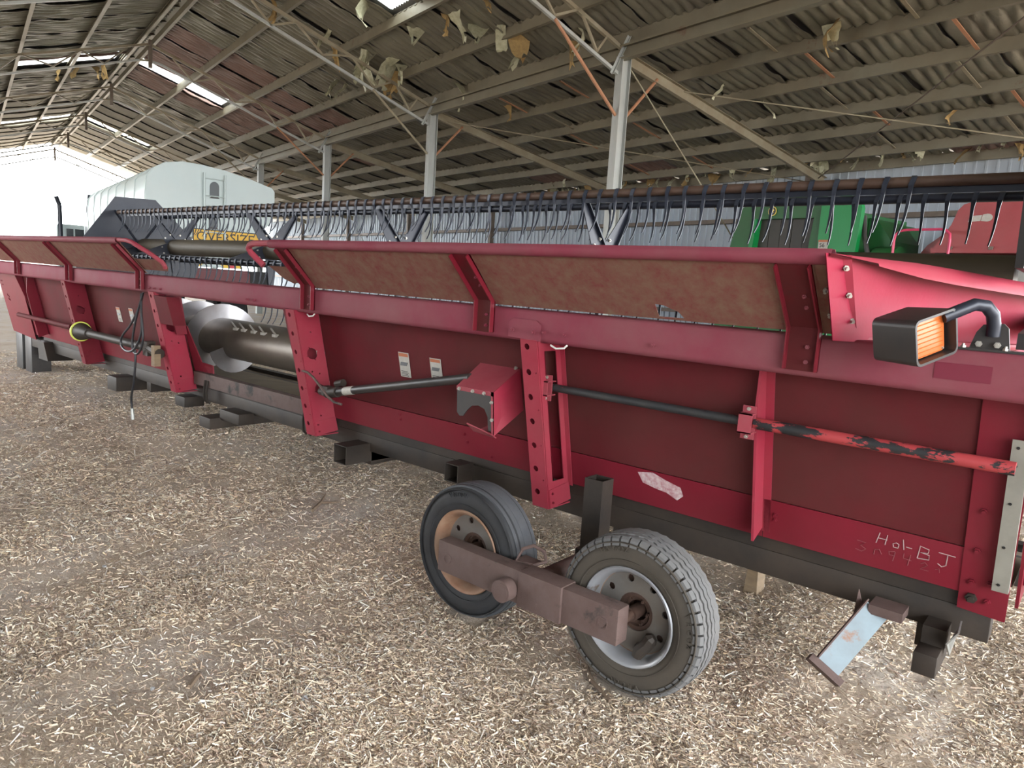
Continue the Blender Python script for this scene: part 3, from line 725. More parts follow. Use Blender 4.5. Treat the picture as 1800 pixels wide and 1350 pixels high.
# uprights: folded channels with punched holes
def keyhole(cx, cy, r):
    pts = []
    for i in range(48):
        a = 2 * math.pi * i / 48; k = 1.32 if i % 12 == 3 else 1.0
        pts.append((cx + r * k * math.cos(a), cy + r * k * math.sin(a)))
    return pts
def upright(x0, zt=1.41, zb=.45, slot=False, mat='red_bright', w=.112):
    x1 = x0 + w; ey = Vector((0, Yr(zt) - Yr(zb), zt - zb)); Lh = ey.length; ey.normalize()
    holes = [circ(.042, h, .018, 12) for h in np.arange(.09, Lh - .04, .142)]
    holes += [circ(.092, h, .006, 6) for h in np.arange(.17, Lh - .05, .21)]
    q = B(); q.plate([(0, 0), (w, 0), (w, Lh), (0, Lh)], holes, .006, (x0, Yr(zb), zb), (1, 0, 0), ey)
    up = q.obj('upright', M[mat], hd)
    dep0, dep1 = Ys(zb) - Yr(zb) - .01, Ys(zt) - Yr(zt) - .01
    outer = [(0, 0), (dep0, .03), (dep1, Lh), (0, Lh)]
    if slot: hs = [[(.045, .16), (dep0 - .045, .16), (dep0 - .045, Lh - .06), (.045, Lh - .06)]]
    else: hs = [keyhole(.085, Lh * .66, .044), circ(.06, Lh * .52, .007, 6), circ(.12, Lh * .5, .007, 6), circ(.1, Lh * .83, .007, 6), circ(.07, Lh * .16, .008, 6)]
    if x0 == -4.664: hs.append(keyhole(.10, Lh * .375, .042))
    q = B(); q.plate(outer, hs, .006, (x1, Yr(zb), zb), (0, 1, 0), ey); q.obj('side_plate', M[mat], up)
    q = B(); q.plate(outer, [], .006, (x0, Yr(zb), zb), (0, 1, 0), ey); q.obj('side_plate', M['red'], up)
    # foot box
    q = B(); q.box((0, 0, 0), (w + .004, dep0 + .02, .008), Matrix.Translation((x0 - .002, Yr(zb) - .004, zb - .006)))
    q.extr([(x1 + .004, Yr(zb) + .004, zb), (x1 + .004, Yr(zb) + dep0, zb + .02), (x1 + .004, Yr(zb + .13) + dep0, zb + .13), (x1 + .004, Yr(zb + .11) + .004, zb + .11)], (.006, 0, 0)); q.obj('foot_plate', M[mat], up)
    for dy, dz in ((.03, .03), (.03, .085)): bolt((x1 + .010, Yr(zb + dz) + dy, zb + dz), (1, 0, 0), .008, .005, up, 'red')
    if slot:
        q = B(); q.box((x1 + .001, Yr(1.0) + .16, .60), (x1 + .03, Yr(1.0) + .166, 1.36), None); 
        q = B(); q.strip([(x1, Ys(.56) - .012, .56), (x1, Ys(1.38) - .012, 1.38)], (.035, 0, 0), (0, -.005, 0)); q.obj('sheet_flange', M[mat], up)
    return up
up_near = upright(-2.413, slot=True); upright(-4.664); upright(-6.975); upright(-9.272, mat='red')
# inner frame plates beside the feeder opening
for x in (-4.82, -6.80):
    q = B(); q.extr([(x, 3.02, 1.40), (x, 3.16, 1.40), (x, 3.22, 1.02), (x, 3.12, 1.02)], (.02, 0, 0)); q.obj('opening_plate', M['red'], hd)
q = B(); q.extr([(-6.86, Yr(1.38) - .012, 1.38), (-6.60, Yr(1.38) - .012, 1.38), (-6.58, Yr(1.12) - .012, 1.12), (-6.84, Yr(1.12) - .012, 1.12)], (0, .12, 0)); q.obj('cover_box', M['red_dusty'], hd)
q = B(); q.extr([(-6.86, 3.22, 1.10), (-6.80, 3.22, 1.10), (-6.66, 3.30, .76), (-6.52, 3.34, .74), (-6.52, 3.36, .55), (-6.86, 3.36, .55)], (0, .01, 0)); q.obj('opening_plate', M['red'], hd)
# ribs
def rib(x, zb, zt, d0, d1, name='rib', mat='red'):
    q = B(); q.extr([(x, Ys(zb), zb + .02), (x, Ys(zb) - d0, zb - .03), (x, Ys(zt - .18) - d0, zt - .18), (x, Ys(zt) - d1, zt), (x, Ys(zt), zt)], (.012, 0, 0))
    q.extr([(x - .0, Ys(zb) - .003, zb), (x + .05, Ys(zb) - .003, zb), (x + .05, Ys(zt) - .003, zt), (x, Ys(zt) - .003, zt)], (0, -.004, 0))
    return q.obj(name, M[mat], hd)
rb = rib(-1.165, .60, 1.40, .105, .06, mat='red_bright'); rib(-10.95, .62, 1.38, .13, .08)
# torque rods and their split clamps
q = B(); q.cyl((-2.285, 3.095, 1.150), (-1.17, 3.095, 1.150), .021, 14); q.obj('torque_rod', M['rod_black'], hd)
q = B(); q.cyl((-1.16, 3.095, 1.150), (-.20, 3.095, 1.150), .026, 14); q.obj('torque_rod', M['rod_chip'], hd)
q = B(); q.cyl((-11.4, 3.10, .86), (-9.45, 3.10, .86), .03, 12); q.obj('torque_rod', M['red_dusty'], hd)
def clamp(x, y, z, s=.045):
    q = B()
    for dy in (-s, .002):
        o0, o1 = (y + dy, y + dy + s - .004)
        q.box((x, o0, z - s), (x + .06, o0 + .006, z + s)); q.box((x, o0, z + s - .006), (x + .06, o1, z + s)); q.box((x, o0, z - s), (x + .06, o1, z - s + .006))
    q.box((x, y - .004, z - s - .03), (x + .06, y + .004, z + s + .03))
    c = q.obj('rod_clamp', M['red_pink'], hd)
    for dz in (-s - .018, s + .018): bolt((x + .03, y - .005, z + dz), (0, -1, 0), .009, .01, c)
clamp(-1.215, 3.085, 1.150); clamp(-2.33, 3.06, 1.150, .04)

# drive shaft into its guard box
q = B(); q.cyl((-4.22, 3.09, .842), (-2.90, 3.09, 1.120), .030, 14); q.obj('drive_shaft', M['black'], hd)
q = B(); q.cyl((-4.12, 3.09, .863), (-4.02, 3.09, .884), .0315, 14); q.obj('shaft_decal', M['decal'], hd)
q = B(); q.cyl((-4.33, 3.09, .82), (-4.20, 3.09, .846), .04, 12); q.cyl((-4.46, 3.13, .81), (-4.33, 3.09, .82), .03, 12); q.box((-4.36, 3.06, .80), (-4.29, 3.12, .87)); q.obj('universal_joint', M['blacksteel'], hd)
q = B(); q.cyl((-4.30, 3.15, .885), (-4.22, 3.15, .905), .028, 10); q.obj('joint_knob', M['blacksteel'], hd)
q = B(); q.tube([(-4.57, Yr(.95) - .01, .955), (-4.5, 3.03, .955), (-4.38, 3.0, .935), (-4.27, 2.99, .88), (-4.19, 2.995, .82), (-4.12, 3.0, .79), (-4.05, 3.01, .785)], .009, 8); q.obj('bent_rod', M['rust'], hd)
def guard():
    f = {'tl': (-2.925, 3.0, 1.077), 'tr': (-2.63, 3.0, 1.079), 'br': (-2.61, 3.0, .829), 'bl': (-2.90, 3.0, .84)}
    b = {'tl': (-2.926, 3.2, 1.207), 'tr': (-2.609, 3.2, 1.208), 'br': (-2.567, 3.2, .971)}
    q = B(); q.extr([f['tl'], f['tr'], b['tr'], b['tl']], (0, .004, -.006)); g = q.obj('shaft_guard', M['red_pink'], hd)
    q = B(); q.extr([f['tr'], f['br'], b['br'], b['tr']], (-.006, 0, 0)); q.obj('side_panel', M['red_bright'], g)
    q = B(); q.extr([f['tl'], f['tr'], (-2.628, 3.0, 1.055), (-2.925, 3.0, 1.053)], (0, .004, 0)); q.extr([f['tr'], f['br'], (-2.63, 3.0, .832), (-2.652, 3.0, 1.079)], (0, .004, 0)); q.obj('front_flange', M['red_pink'], g)
    pts = [(-.925, 1.055), (-.655, 1.055), (-.633, .85), (-.662, .85), (-.672, .93), (-.70, .972), (-.75, .985), (-.80, .975), (-.835, .945), (-.865, .905), (-.895, .90), (-.918, .92)]
    q = B(); q.extr([(x - 2, 3.006, z) for x, z in pts], (0, .006, 0)); q.obj('rubber_flap', M['black'], g)
    q = B(); q.extr([(-2.815, 2.985, .868), (-2.61, 2.985, .835), (-2.61, 3.02, .812), (-2.80, 3.03, .82)], (0, .004, .006)); q.extr([(-2.615, 3.0, .829), (-2.567, 3.2, .971), (-2.78, 3.06, .83)], (0, 0, -.004)); q.obj('lower_lip', M['red_pink'], g)
    for x, z in ((-2.90, 1.064), (-2.79, 1.064), (-2.70, 1.064), (-2.64, 1.02), (-2.63, .92)): bolt((x, 3.0, z), (0, -1, 0), .011, .008, g)
    bolt((-2.63, 3.185, 1.205), (0, -.5, 1), .012, .008, g)
guard()
# decals
def decal(x, z0, z1, w=.105, mirror=0):
    y = lambda z: Ys(z) - .003
    q = B(); q.extr([(x, y(z0), z0), (x + w, y(z0), z0), (x + w, y(z1), z1), (x, y(z1), z1)], (0, -.001, 0)); d = q.obj('warning_decal', M['decal'], hd)
    zo = z1 - (z1 - z0) * .17
    q = B(); q.extr([(x + .006, y(zo) - .002, zo), (x + w - .006, y(zo) - .002, zo), (x + w - .006, y(z1) - .002, z1 - .006), (x + .006, y(z1) - .002, z1 - .006)], (0, -.001, 0)); q.obj('warning_band', M['decalo'], d)
    zc = z1 - (z1 - z0) * .42; k = (z1 - z0) / .17
    q = B(); pts = [(-.035, -.02), (.03, -.018), (.036, .006), (.012, .012), (.022, .026), (.006, .028), (-.008, .008), (-.03, .018), (-.036, .004)]
    q.extr([(x + w / 2 + u, y(zc) - .002 - v * -.218, zc + v * k) for u, v in pts], (0, -.001, 0)); q.obj('pictogram', M['ink'], d)
    for i in range(4):
        zz = z0 + .008 + i * .010 * k; q = B(); q.box((x + .012, y(zz) - .003, zz), (x + w - .02 - .01 * (i % 2), y(zz) - .002, zz + .0035)); q.obj('print_line', M['ink'], d)
decal(-3.69, 1.02, 1.19); decal(-3.38, 1.03, 1.185); decal(-8.42, 1.01, 1.17); decal(-8.08, 1.02, 1.18)
# chalk marks and a white smear on the lower sheet
def stroke(pts, r=.0022, mat='chalk', name='chalk_stroke'):
    q = B(); q.tube([(x, Ys(z) - .0085, z) for x, z in pts], r, 5); return q.obj(name, M[mat], hd)
def chalk():
    H = .05
    def W(x, z, glyphs, mat, r):
        for gl in glyphs: stroke([(x + u * H, z + v * H) for u, v in gl], r, mat)
    W(-.655, .690, [[(0, 0), (.25, 1)], [(.7, 0), (.85, .95)], [(.1, .5), (.85, .5)]], 'chalk', .002)
    W(-.592, .690, [[(.3, .45), (.05, .3), (.1, .0), (.45, .0), (.5, .35), (.3, .45)]], 'chalk', .002)
    W(-.552, .690, [[(0, .9), (.1, .0)], [(.25, .3), (.7, .28)]], 'chalk', .002)
    W(-.495, .668, [[(0, 0), (.15, 1.15), (.8, 1.0), (.75, .65), (.2, .6), (.85, .5), (.85, .08), (0, 0)]], 'chalk', .0022)
    W(-.425, .660, [[(.1, 1.15), (1.3, 1.1)], [(.75, 1.12), (.7, .15), (.4, -.05), (.1, .15)]], 'chalk', .0022)
    W(-.735, .632, [[(.1, .95), (.8, .9), (.4, .55), (.85, .3), (.5, 0), (0, .1)]], 'chalk2', .0022)
    W(-.665, .632, [[(.1, 0), (.15, .5), (.5, .6), (.7, .2)]], 'chalk2', .002)
    W(-.61, .630, [[(.6, .8), (.15, .7), (.2, .4), (.6, .4), (.65, .8), (.5, -.1)]], 'chalk2', .002)
    W(-.55, .628, [[(.1, .9), (.1, .45), (.7, .4)], [(.6, .9), (.45, -.1)]], 'chalk2', .002)
    W(-.485, .622, [[(.1, .5), (.4, .7), (.6, .5), (.1, 0), (.7, 0)]], 'chalk2', .0018)
    W(-.43, .618, [[(.1, .4), (.35, .55), (.4, .2)]], 'chalk2', .0018)
chalk()
r_ = random.Random(4)
q = B()
pts = [(-1.83, .745), (-1.74, .762), (-1.66, .735), (-1.58, .715), (-1.565, .672), (-1.60, .640), (-1.66, .668), (-1.72, .675), (-1.80, .692)]
q.extr([(x, Ys(z) - .0085, z) for x, z in pts], (0, -.0008, 0)); q.obj('paint_smear', M['paintsmear'], hd)
for x, z in ((-3.75, .70), (-3.75, .735), (-3.1, .66), (-3.12, .71), (-2.9, .60), (-1.09, .70), (-1.09, .675)): bolt((x, Ys(z) - .008, z), (0, -1, -.2), .01, .007, hd, 'red')

# right-hand end: end plate, grey strip, bolts, end sheet
q = B(); q.extr([(-.335, Ys(.50) - .014, .50), (-.17, Ys(.50) - .014, .49), (-.16, Ys(1.40) - .014, 1.40), (-.335, Ys(1.40) - .014, 1.40)], (0, .008, 0)); ep = q.obj('end_plate', M['red'], hd)
for x, z in ((-.285, .94), (-.29, .77), (-.295, .63), (-.235, .64), (-.235, .56)): bolt((x, Ys(z) - .016, z), (0, -1, -.2), .013, .008, ep, 'red')
bolt((-.29, Ys(.56) - .016, .56), (0, -1, -.2), .022, .01, ep, 'blacksteel')
q = B(); q.extr([(-.225, Ys(.63) - .05, .63), (-.175, Ys(.63) - .05, .63), (-.175, Ys(1.25) - .05, 1.25), (-.225, Ys(1.25) - .05, 1.25)], (0, -.006, 0)); q.extr([(-.175, Ys(.63) - .056, .63), (-.175, Ys(.63), .63), (-.175, Ys(1.25), 1.25), (-.175, Ys(1.25) - .056, 1.25)], (.005, 0, 0)); gs = q.obj('edge_strip', M['stripg'], hd)
for z in (.66, .82, 1.0, 1.15, 1.22): bolt((-.205, Ys(z) - .056, z), (0, -1, -.2), .006, .003, gs, 'ink')
for x, mtl in ((-.15, 'red'), (-11.42, 'red')):
    q = B(); q.extr([(x, 3.05, 1.44), (x, 3.4, .54), (x, 4.35, .54), (x, 4.7, .60), (x, 4.2, 1.15), (x, 3.45, 1.50)], (.012, 0, 0)); q.obj('end_sheet', M[mtl], hd)
q = B(); q.box((-.14, 3.45, .62), (-.02, 3.75, .9), None, .01); q.cyl((-.13, 3.6, 1.02), (-.03, 3.6, 1.02), .09, 16); q.obj('end_drive', M['red'], hd)
# left end panel with punched holes, bright through
hs = [circ(.10 + .05 * (i % 2), .80 - .055 * (i // 2), .014, 8) for i in range(4)] + [circ(.22, .60, .02, 8), circ(.27, .58, .02, 8), circ(.23, .54, .02, 8), circ(.28, .53, .02, 8)]
ey = Vector((0, -.218, 1)).normalized()
q = B(); q.plate([(0, .05), (.95, 0), (1.0, .95), (0, .95)], hs, .006, (-12.45, Ys(.5) - .02, .5), (1, 0, 0), ey); q.obj('end_panel', M['red'], hd)

# shield wing at the right: curved sheet running forward with a rolled top
def wing():
    q = B(); n = 9; m = 9; vs = []
    for i in range(n + 1):
        t = i / n; x = -.80 + .62 * t; y = 2.78 + 1.9 * t; zt = 1.872 - .06 * t; zb = 1.56 - .05 * t
        for j in range(m + 1):
            v = j / m; bow = .05 * math.sin(math.pi * v) * min(1, t * 4)
            vs.append((x - bow * .5 + (.02 + .10 * t) * 0, y + bow - .16 * (v - .0) * (1 - min(1, t * 2.2)) * 1.0 + .16 * (1 - v) * (1 - min(1, t * 2.2)) * .3, zb + (zt - zb) * v))
    fs = [(i * (m + 1) + j, (i + 1) * (m + 1) + j, (i + 1) * (m + 1) + j + 1, i * (m + 1) + j + 1) for i in range(n) for j in range(m)]
    k = len(vs); vs2 = [Vector(p) + Vector((-.004, .003, 0)) for p in vs]
    q.add(vs + vs2, fs + [tuple(x + k for x in reversed(f)) for f in fs])
    wg = q.obj('shield_wing', M['red_wing'], hd, ang=70)
    # rolled upper lip
    q = B(); rows = []
    for i in range(10):
        t = i / 9; x = -.80 + .62 * t; y = 2.64 + 2.04 * t + .10 * min(1, t * 3); zt = 1.872 - .06 * t; w = .012 + .075 * min(1, t * 4)
        rows.append([(x - .0, y, zt), (x + w * .25, y - .0 * w, zt + .02 * min(1, t * 4)), (x + w * .6, y - w * .25, zt + .016 * min(1, t * 4)), (x + w * .9, y - w * .4, zt - .012), (x + w, y - w * .45, zt - .05 * min(1, t * 4))])
    vs = [p for r in rows for p in r]; n2 = 5
    q.add(vs, [(i * n2 + j, (i + 1) * n2 + j, (i + 1) * n2 + j + 1, i * n2 + j + 1) for i in range(9) for j in range(4)])
    q.obj('rolled_lip', M['red_lip'], wg, ang=70)
    q = B(); q.extr([(-.805, 2.925, 1.60), (-.755, 2.96, 1.60), (-.745, 2.73, 1.872), (-.80, 2.70, 1.872)], (-.003, .004, 0)); f2 = q.obj('wing_flange', M['red_lip'], wg)
    for z in (1.64, 1.735, 1.83): bolt((-.772, 2.955 - (z - 1.6) * .83, z), (.5, -.8, -.2), .011, .02, f2)
    q = B(); q.tube([(-.79, 2.97, 1.565), (-.60, 3.25, 1.56), (-.33, 4.0, 1.55)], .016, 8); q.obj('lower_pipe', M['red_pink'], wg)
wing()

# amber warning lamp on a bent arm
lampm = B()
Ml = Matrix.Translation((-.502, 2.74, 1.612)) @ Matrix.Rotation(R(38), 4, 'Z') @ Matrix.Rotation(R(4), 4, 'X')
def lampgeo():
    w, hh, d = .095, .068, .10
    def rr(w, h, r=.016, n=4):
        pts = []
        for cx, cz, a0 in ((w - r, h - r, 0), (-w + r, h - r, 90), (-w + r, -h + r, 180), (w - r, -h + r, 270)):
            pts += [(cx + r * math.cos(R(a0 + 90 * i / n)), cz + r * math.sin(R(a0 + 90 * i / n))) for i in range(n + 1)]
        return pts
    o, i_ = rr(.090, .066, .02), rr(.083, .059, .015); n = len(o)
    # open front is the +X side of the local frame
    vs = [(d, -x, z) for x, z in o] + [(-d * .35, -x * .96, z * .96) for x, z in o] + [(d, -x, z) for x, z in i_] + [(d * .35, -x, z) for x, z in i_]
    fs = [(k, (k + 1) % n, (k + 1) % n + n, k + n) for k in range(n)] + [(k, (k + 1) % n, (k + 1) % n + 2 * n, k + 2 * n) for k in range(n)]
    fs += [(k + 2 * n, (k + 1) % n + 2 * n, (k + 1) % n + 3 * n, k + 3 * n) for k in range(n)] + [tuple(range(n, 2 * n)), tuple(range(3 * n, 4 * n))]
    return vs, fs, i_, d
vs, fs, li, ld = lampgeo()
# the lamp opens towards the camera's right
_t = Vector((.065, .15, .045)).normalized(); _z = Vector((0, 0, 1)); _n = _t.cross(_z).normalized(); _z = _n.cross(_t).normalized()
Ml = (Matrix((_n, _t, _z)).transposed() * 1.22).to_4x4(); Ml.translation = Vector((-.458, 2.775, 1.606)) - _n * .115
lampm.add([Ml @ Vector(p) for p in vs], fs); lamp = lampm.obj('warning_lamp', M['black'], hd)
q = B(); n = len(li); q.extr([Ml @ Vector((ld * .42, -x * .86, z * .93)) for x, z in li], Ml.to_3x3() @ Vector((.03, 0, 0)))
tag(q.obj('lens', M['amber'], lamp), 'ribbed orange lens of the warning lamp')
for i in range(9):
    q = B(); zz = -.052 + i * .013; q.cyl(Ml @ Vector((ld * .42 + .03, -.062, zz)), Ml @ Vector((ld * .42 + .03, .062, zz)), .0022, 5); q.obj('lens_rib', M['amber'], lamp)
for yy, zz in ((-.062, .048), (.062, .048), (-.062, -.048), (.062, -.048)): bolt(Ml @ Vector((ld * .42 + .028, yy, zz)), Ml.to_3x3() @ Vector((1, 0, 0)), .005, .004, lamp)
q = B(); q.tube([(-.455, 2.84, 1.675), (-.415, 2.87, 1.70), (-.375, 2.90, 1.725), (-.345, 2.93, 1.722), (-.325, 2.955, 1.695), (-.318, 2.97, 1.655), (-.318, 2.975, 1.62)], .022, 12); q.obj('lamp_arm', M['navy'], lamp)
q = B(); q.extr([(-.385, 2.99, 1.567), (-.262, 2.99, 1.567), (-.275, 2.99, 1.65), (-.29, 2.99, 1.665), (-.35, 2.99, 1.658), (-.368, 2.99, 1.63)], (0, -.012, 0)); q.box((-.42, 2.97, 1.565), (-.18, 3.03, 1.573)); lb = q.obj('lamp_bracket', M['black'], lamp)
for x in (-.355, -.30): bolt((x, 2.977, 1.59), (0, -1, 0), .011, .014, lb)
for x in (-.40, -.275): bolt((x, 2.972, 1.573), (0, 0, 1), .009, .008, lb)

# left-hand shaft with its lime guard ring
q = B(); q.cyl((-8.80, 3.02, .855), (-7.05, 3.02, .855), .042, 14); q.obj('drive_shaft', M['blacksteel'], hd)
q = B(); q.cyl((-8.92, 3.02, .855), (-8.66, 3.02, .855), .10, 18, .055); gcone = q.obj('shaft_cone', M['blacksteel'], hd)
q = B(); q.lathe([(.098, -.012), (.112, -.012), (.112, .012), (.098, .012)], (-8.92, 3.02, .855), (1, 0, 0), 24); q.obj('guard_ring', M['lime'], gcone)
q = B(); q.cyl((-7.10, 3.02, .855), (-6.92, 3.02, .82), .05, 10); q.box((-7.2, 2.98, .78), (-7.1, 3.06, .92)); q.obj('universal_joint', M['blacksteel'], hd)
q = B(); q.box((-6.99, 2.97, .70), (-6.92, 3.03, .90)); q.obj('timber_wedge', M['wood'], hd)
# cables looped over the shaft and hanging to the ground
for k, pts in enumerate(([(-7.2, 2.99, 1.39), (-7.24, 2.97, 1.25), (-7.40, 2.95, 1.06), (-7.58, 2.94, .93), (-7.60, 2.94, .83), (-7.45, 2.94, .79), (-7.28, 2.94, .84), (-7.16, 2.95, 1.0), (-7.20, 2.97, 1.2), (-7.22, 2.98, 1.38)],
                         [(-7.18, 2.98, 1.38), (-7.28, 2.96, 1.16), (-7.36, 2.95, .92), (-7.34, 2.95, .80), (-7.22, 2.95, .80), (-7.12, 2.95, .95), (-7.18, 2.96, 1.22)],
                         [(-7.30, 2.95, .82), (-7.30, 2.95, .70), (-7.34, 2.95, .50), (-7.43, 2.96, .33), (-7.44, 2.97, .20)])):
    P = [Vector(p) for p in pts]; path = []
    for i in range(len(P) - 1):
        p0, p1, p2, p3 = P[max(i - 1, 0)], P[i], P[i + 1], P[min(i + 2, len(P) - 1)]
        for s in range(5):
            t = s / 5; path.append(.5 * ((2 * p1) + (p2 - p0) * t + (2 * p0 - 5 * p1 + 4 * p2 - p3) * t * t + (3 * p1 - p0 - 3 * p2 + p3) * t ** 3))
    path.append(P[-1]); q = B(); q.tube(path, .011, 7); q.obj('cable', M['cable'], hd)
q = B(); q.cyl((-7.44, 2.97, .21), (-7.42, 2.97, .10), .018, 8); q.obj('cable_plug', M['galv'], hd)

# feeder opening: auger, trough, sill
q = B(); q.cyl((-11.2, 3.75, .955), (-.3, 3.75, .955), .20, 28); aug = q.obj('auger', M['auger'], hd)
def flight(x0, x1, turns, hand):
    q = B(); n = int(abs(turns) * 30); vs = []
    for i in range(n + 1):
        t = i / n; a = 2 * math.pi * turns * t * hand + R(200); x = x0 + (x1 - x0) * t
        for r in (.195, .345): vs.append((x, 3.75 + r * math.cos(a), .955 + r * math.sin(a)))
        for r in (.345, .195): vs.append((x + .008, 3.75 + r * math.cos(a), .955 + r * math.sin(a)))
    fs = [(i * 4 + j, i * 4 + (j + 1) % 4, (i + 1) * 4 + (j + 1) % 4, (i + 1) * 4 + j) for i in range(n) for j in range(4)]
    q.add(vs, fs); return q.obj('flighting', M['flight'], aug)
flight(-6.75, -11.1, 8.5, 1); flight(-4.9, -.4, 7.8, -1)
for k, x in enumerate((-6.55, -6.4, -6.22, -6.05, -5.85)):
    q = B(); q.cyl((x, 3.60, 1.09), (x + .02, 3.53, 1.16), .009, 6); q.obj('finger', M['bolt'], aug)
    q = B(); q.box((x - .03, 3.575, 1.075), (x + .03, 3.61, 1.10)); q.obj('finger_guide', M['decal'], aug)
q = B(); n = 10; pth = [(3.75 + .42 * math.cos(R(185 + i * 11)), .955 + .42 * math.sin(R(185 + i * 11))) for i in range(n)] + [(4.4, .50)]
for x0_, x1_, sk in ((-11.38, -6.9, 0), (-6.9, -4.6, 5), (-4.6, -.18, 0)):
    q = B(); q.strip([(x0_, y, z) for y, z in pth[sk:]], (x1_ - x0_, 0, 0), (0, .002, -.006)); q.obj('trough', M['trough'], hd)
q = B(); q.box((-6.80, 3.29, .53), (-4.60, 3.37, .66), None, .012); q.obj('opening_sill', M['rust'], hd)
for x in (-6.55, -6.50, -4.9, -4.84):
    q = B(); q.tube([(x, 3.285, .60), (x, 3.27, .50), (x, 3.275, .41), (x + .01, 3.30, .38)], .011, 6); q.obj('chain_hook', M['blacksteel'], hd)
q = B(); q.box((-11.3, 4.38, .46), (-.2, 4.46, .54)); q.obj('cutter_bar', M['blacksteel'], hd)
q = B(); q.box((-11.3, 3.36, .502), (-.2, 3.46, .60)); q.obj('floor_rail', M['blacksteel'], hd)

# ------------------------------------------------------------------ reel
RC = Vector((0, 4.26, 1.885)); RR = .52
q = B(); q.cyl((-10.2, RC.y, RC.z), (-.40, RC.y, RC.z), .10, 28); reel = q.obj('reel', M['reeltube'], hd)
def rp(ang, r=RR): return (RC.y + r * math.cos(R(ang)), RC.z + r * math.sin(R(ang)))
ANG = [126, 54, 196, 270, 342]
def tine_mesh():
    q = B(); pth = [(0, 0, .03), (.012, -.030, .02), (.004, -.034, -.02), (.0, -.022, -.06), (0, -.022, -.11), (0, -.030, -.165), (0, -.048, -.215), (0, -.078, -.26)]
    vs = []
    for i, (x, y, z) in enumerate(pth):
        wx = (.012 if i < 3 else .0085 - .0014 * (i - 3)); wy = .004
        vs += [(x - wx, y - wy, z), (x + wx, y - wy, z), (x + wx, y + wy, z), (x - wx, y + wy, z)]
    n = len(pth); fs = [(i * 4 + j, i * 4 + (j + 1) % 4, (i + 1) * 4 + (j + 1) % 4, (i + 1) * 4 + j) for i in range(n - 1) for j in range(4)] + [(3, 2, 1, 0), tuple(range(n * 4 - 4, n * 4))]
    q.add(vs, fs); return q.mesh('tine', M['tine'], False, False)[0]
TM = tine_mesh()
for k, ang in enumerate(ANG):
    y, z = rp(ang)
    q = B(); q.cyl((-10.25, y, z), (-.345 if k < 2 else -.58, y, z), .026, 12); q.obj('bat', M['bat' if k in (0, 3) else 'navy'], reel)
    if k == 0:
        q = B(); q.box((-10.2, y + .012, z - .055), (-.345, y + .018, z - .012)); q.obj('bat_strip', M['navy'], reel)
    xs = np.arange(-10.08, -.46 if k < 2 else -.6, .12) if k < 3 else (np.arange(-7.1, -4.5, .12) if k == 3 else [])
    for x in xs:
        xx = x + (.055 if k == 1 else 0)
        if k == 0 and xx > -.80: continue
        o = bpy.data.objects.new('tine', TM); link(o, reel, (xx, y, z)); o.rotation_euler = (R(rng.uniform(-7, 7)), R(rng.uniform(-3, 3)), R(rng.uniform(-8, 8)))
def spider(x):
    for k, ang in enumerate(ANG):
        c, s = math.cos(R(ang)), math.sin(R(ang)); n = Vector((0, -s, c)); d = Vector((0, c, s)); o = Vector((x, RC.y, RC.z))
        q = B(); q.extr([o + d * .09 - n * .07, o + d * .09 + n * .07, o + d * RR + n * .018, o + d * RR - n * .018], (.006, 0, 0))
        q.extr([o + d * .09 - n * .07, o + d * RR - n * .018, o + d * RR - n * .012, o + d * .09 - n * .055], (.03, 0, 0))
        sp = q.obj('spider_arm', M['navy'], reel)
        for u in (-.04, .04): bolt(o + d * .16 + n * u + Vector((.006, 0, 0)), (1, 0, 0), .012, .008, sp)
for x in (-2.80, -4.95, -7.05, -9.3): spider(x)
def hexplate(x, r, mat):
    q = B(); q.extr([(x, y_, z_) for y_, z_ in ((3.95, 2.51), (4.47, 2.53), (5.15, 1.88), (5.0, 1.4), (3.5, 1.4), (3.42, 1.76))], (.012, 0, 0)); o = q.obj('reel_end_shield', M[mat], reel)
    for a in ANG:
        q = B(); q.cyl((x + .012, *rp(a, .1)), (x + .012, *rp(a, .55)), .016, 6); q.obj('shield_stiffener', M['navy'], o)
hexplate(-10.35, .90, 'navy')
q = B(); q.extr([(-.33, 3.42, 1.88), (-.33, 3.30, 2.42), (-.33, 4.6, 2.42), (-.33, 4.6, 1.88)], (.03, 0, 0)); q.obj('reel_drive_cover', M['ink'], reel)
for x in (-.27, -10.6):
    q = B(); q.extr([(x, 3.25, 1.57), (x, 3.25, 1.63), (x, 4.3, 1.72), (x, 4.9, 1.64), (x, 4.9, 1.56), (x, 4.25, 1.62)], (.06, 0, 0)); q.obj('reel_lift_arm', M['black'], hd)

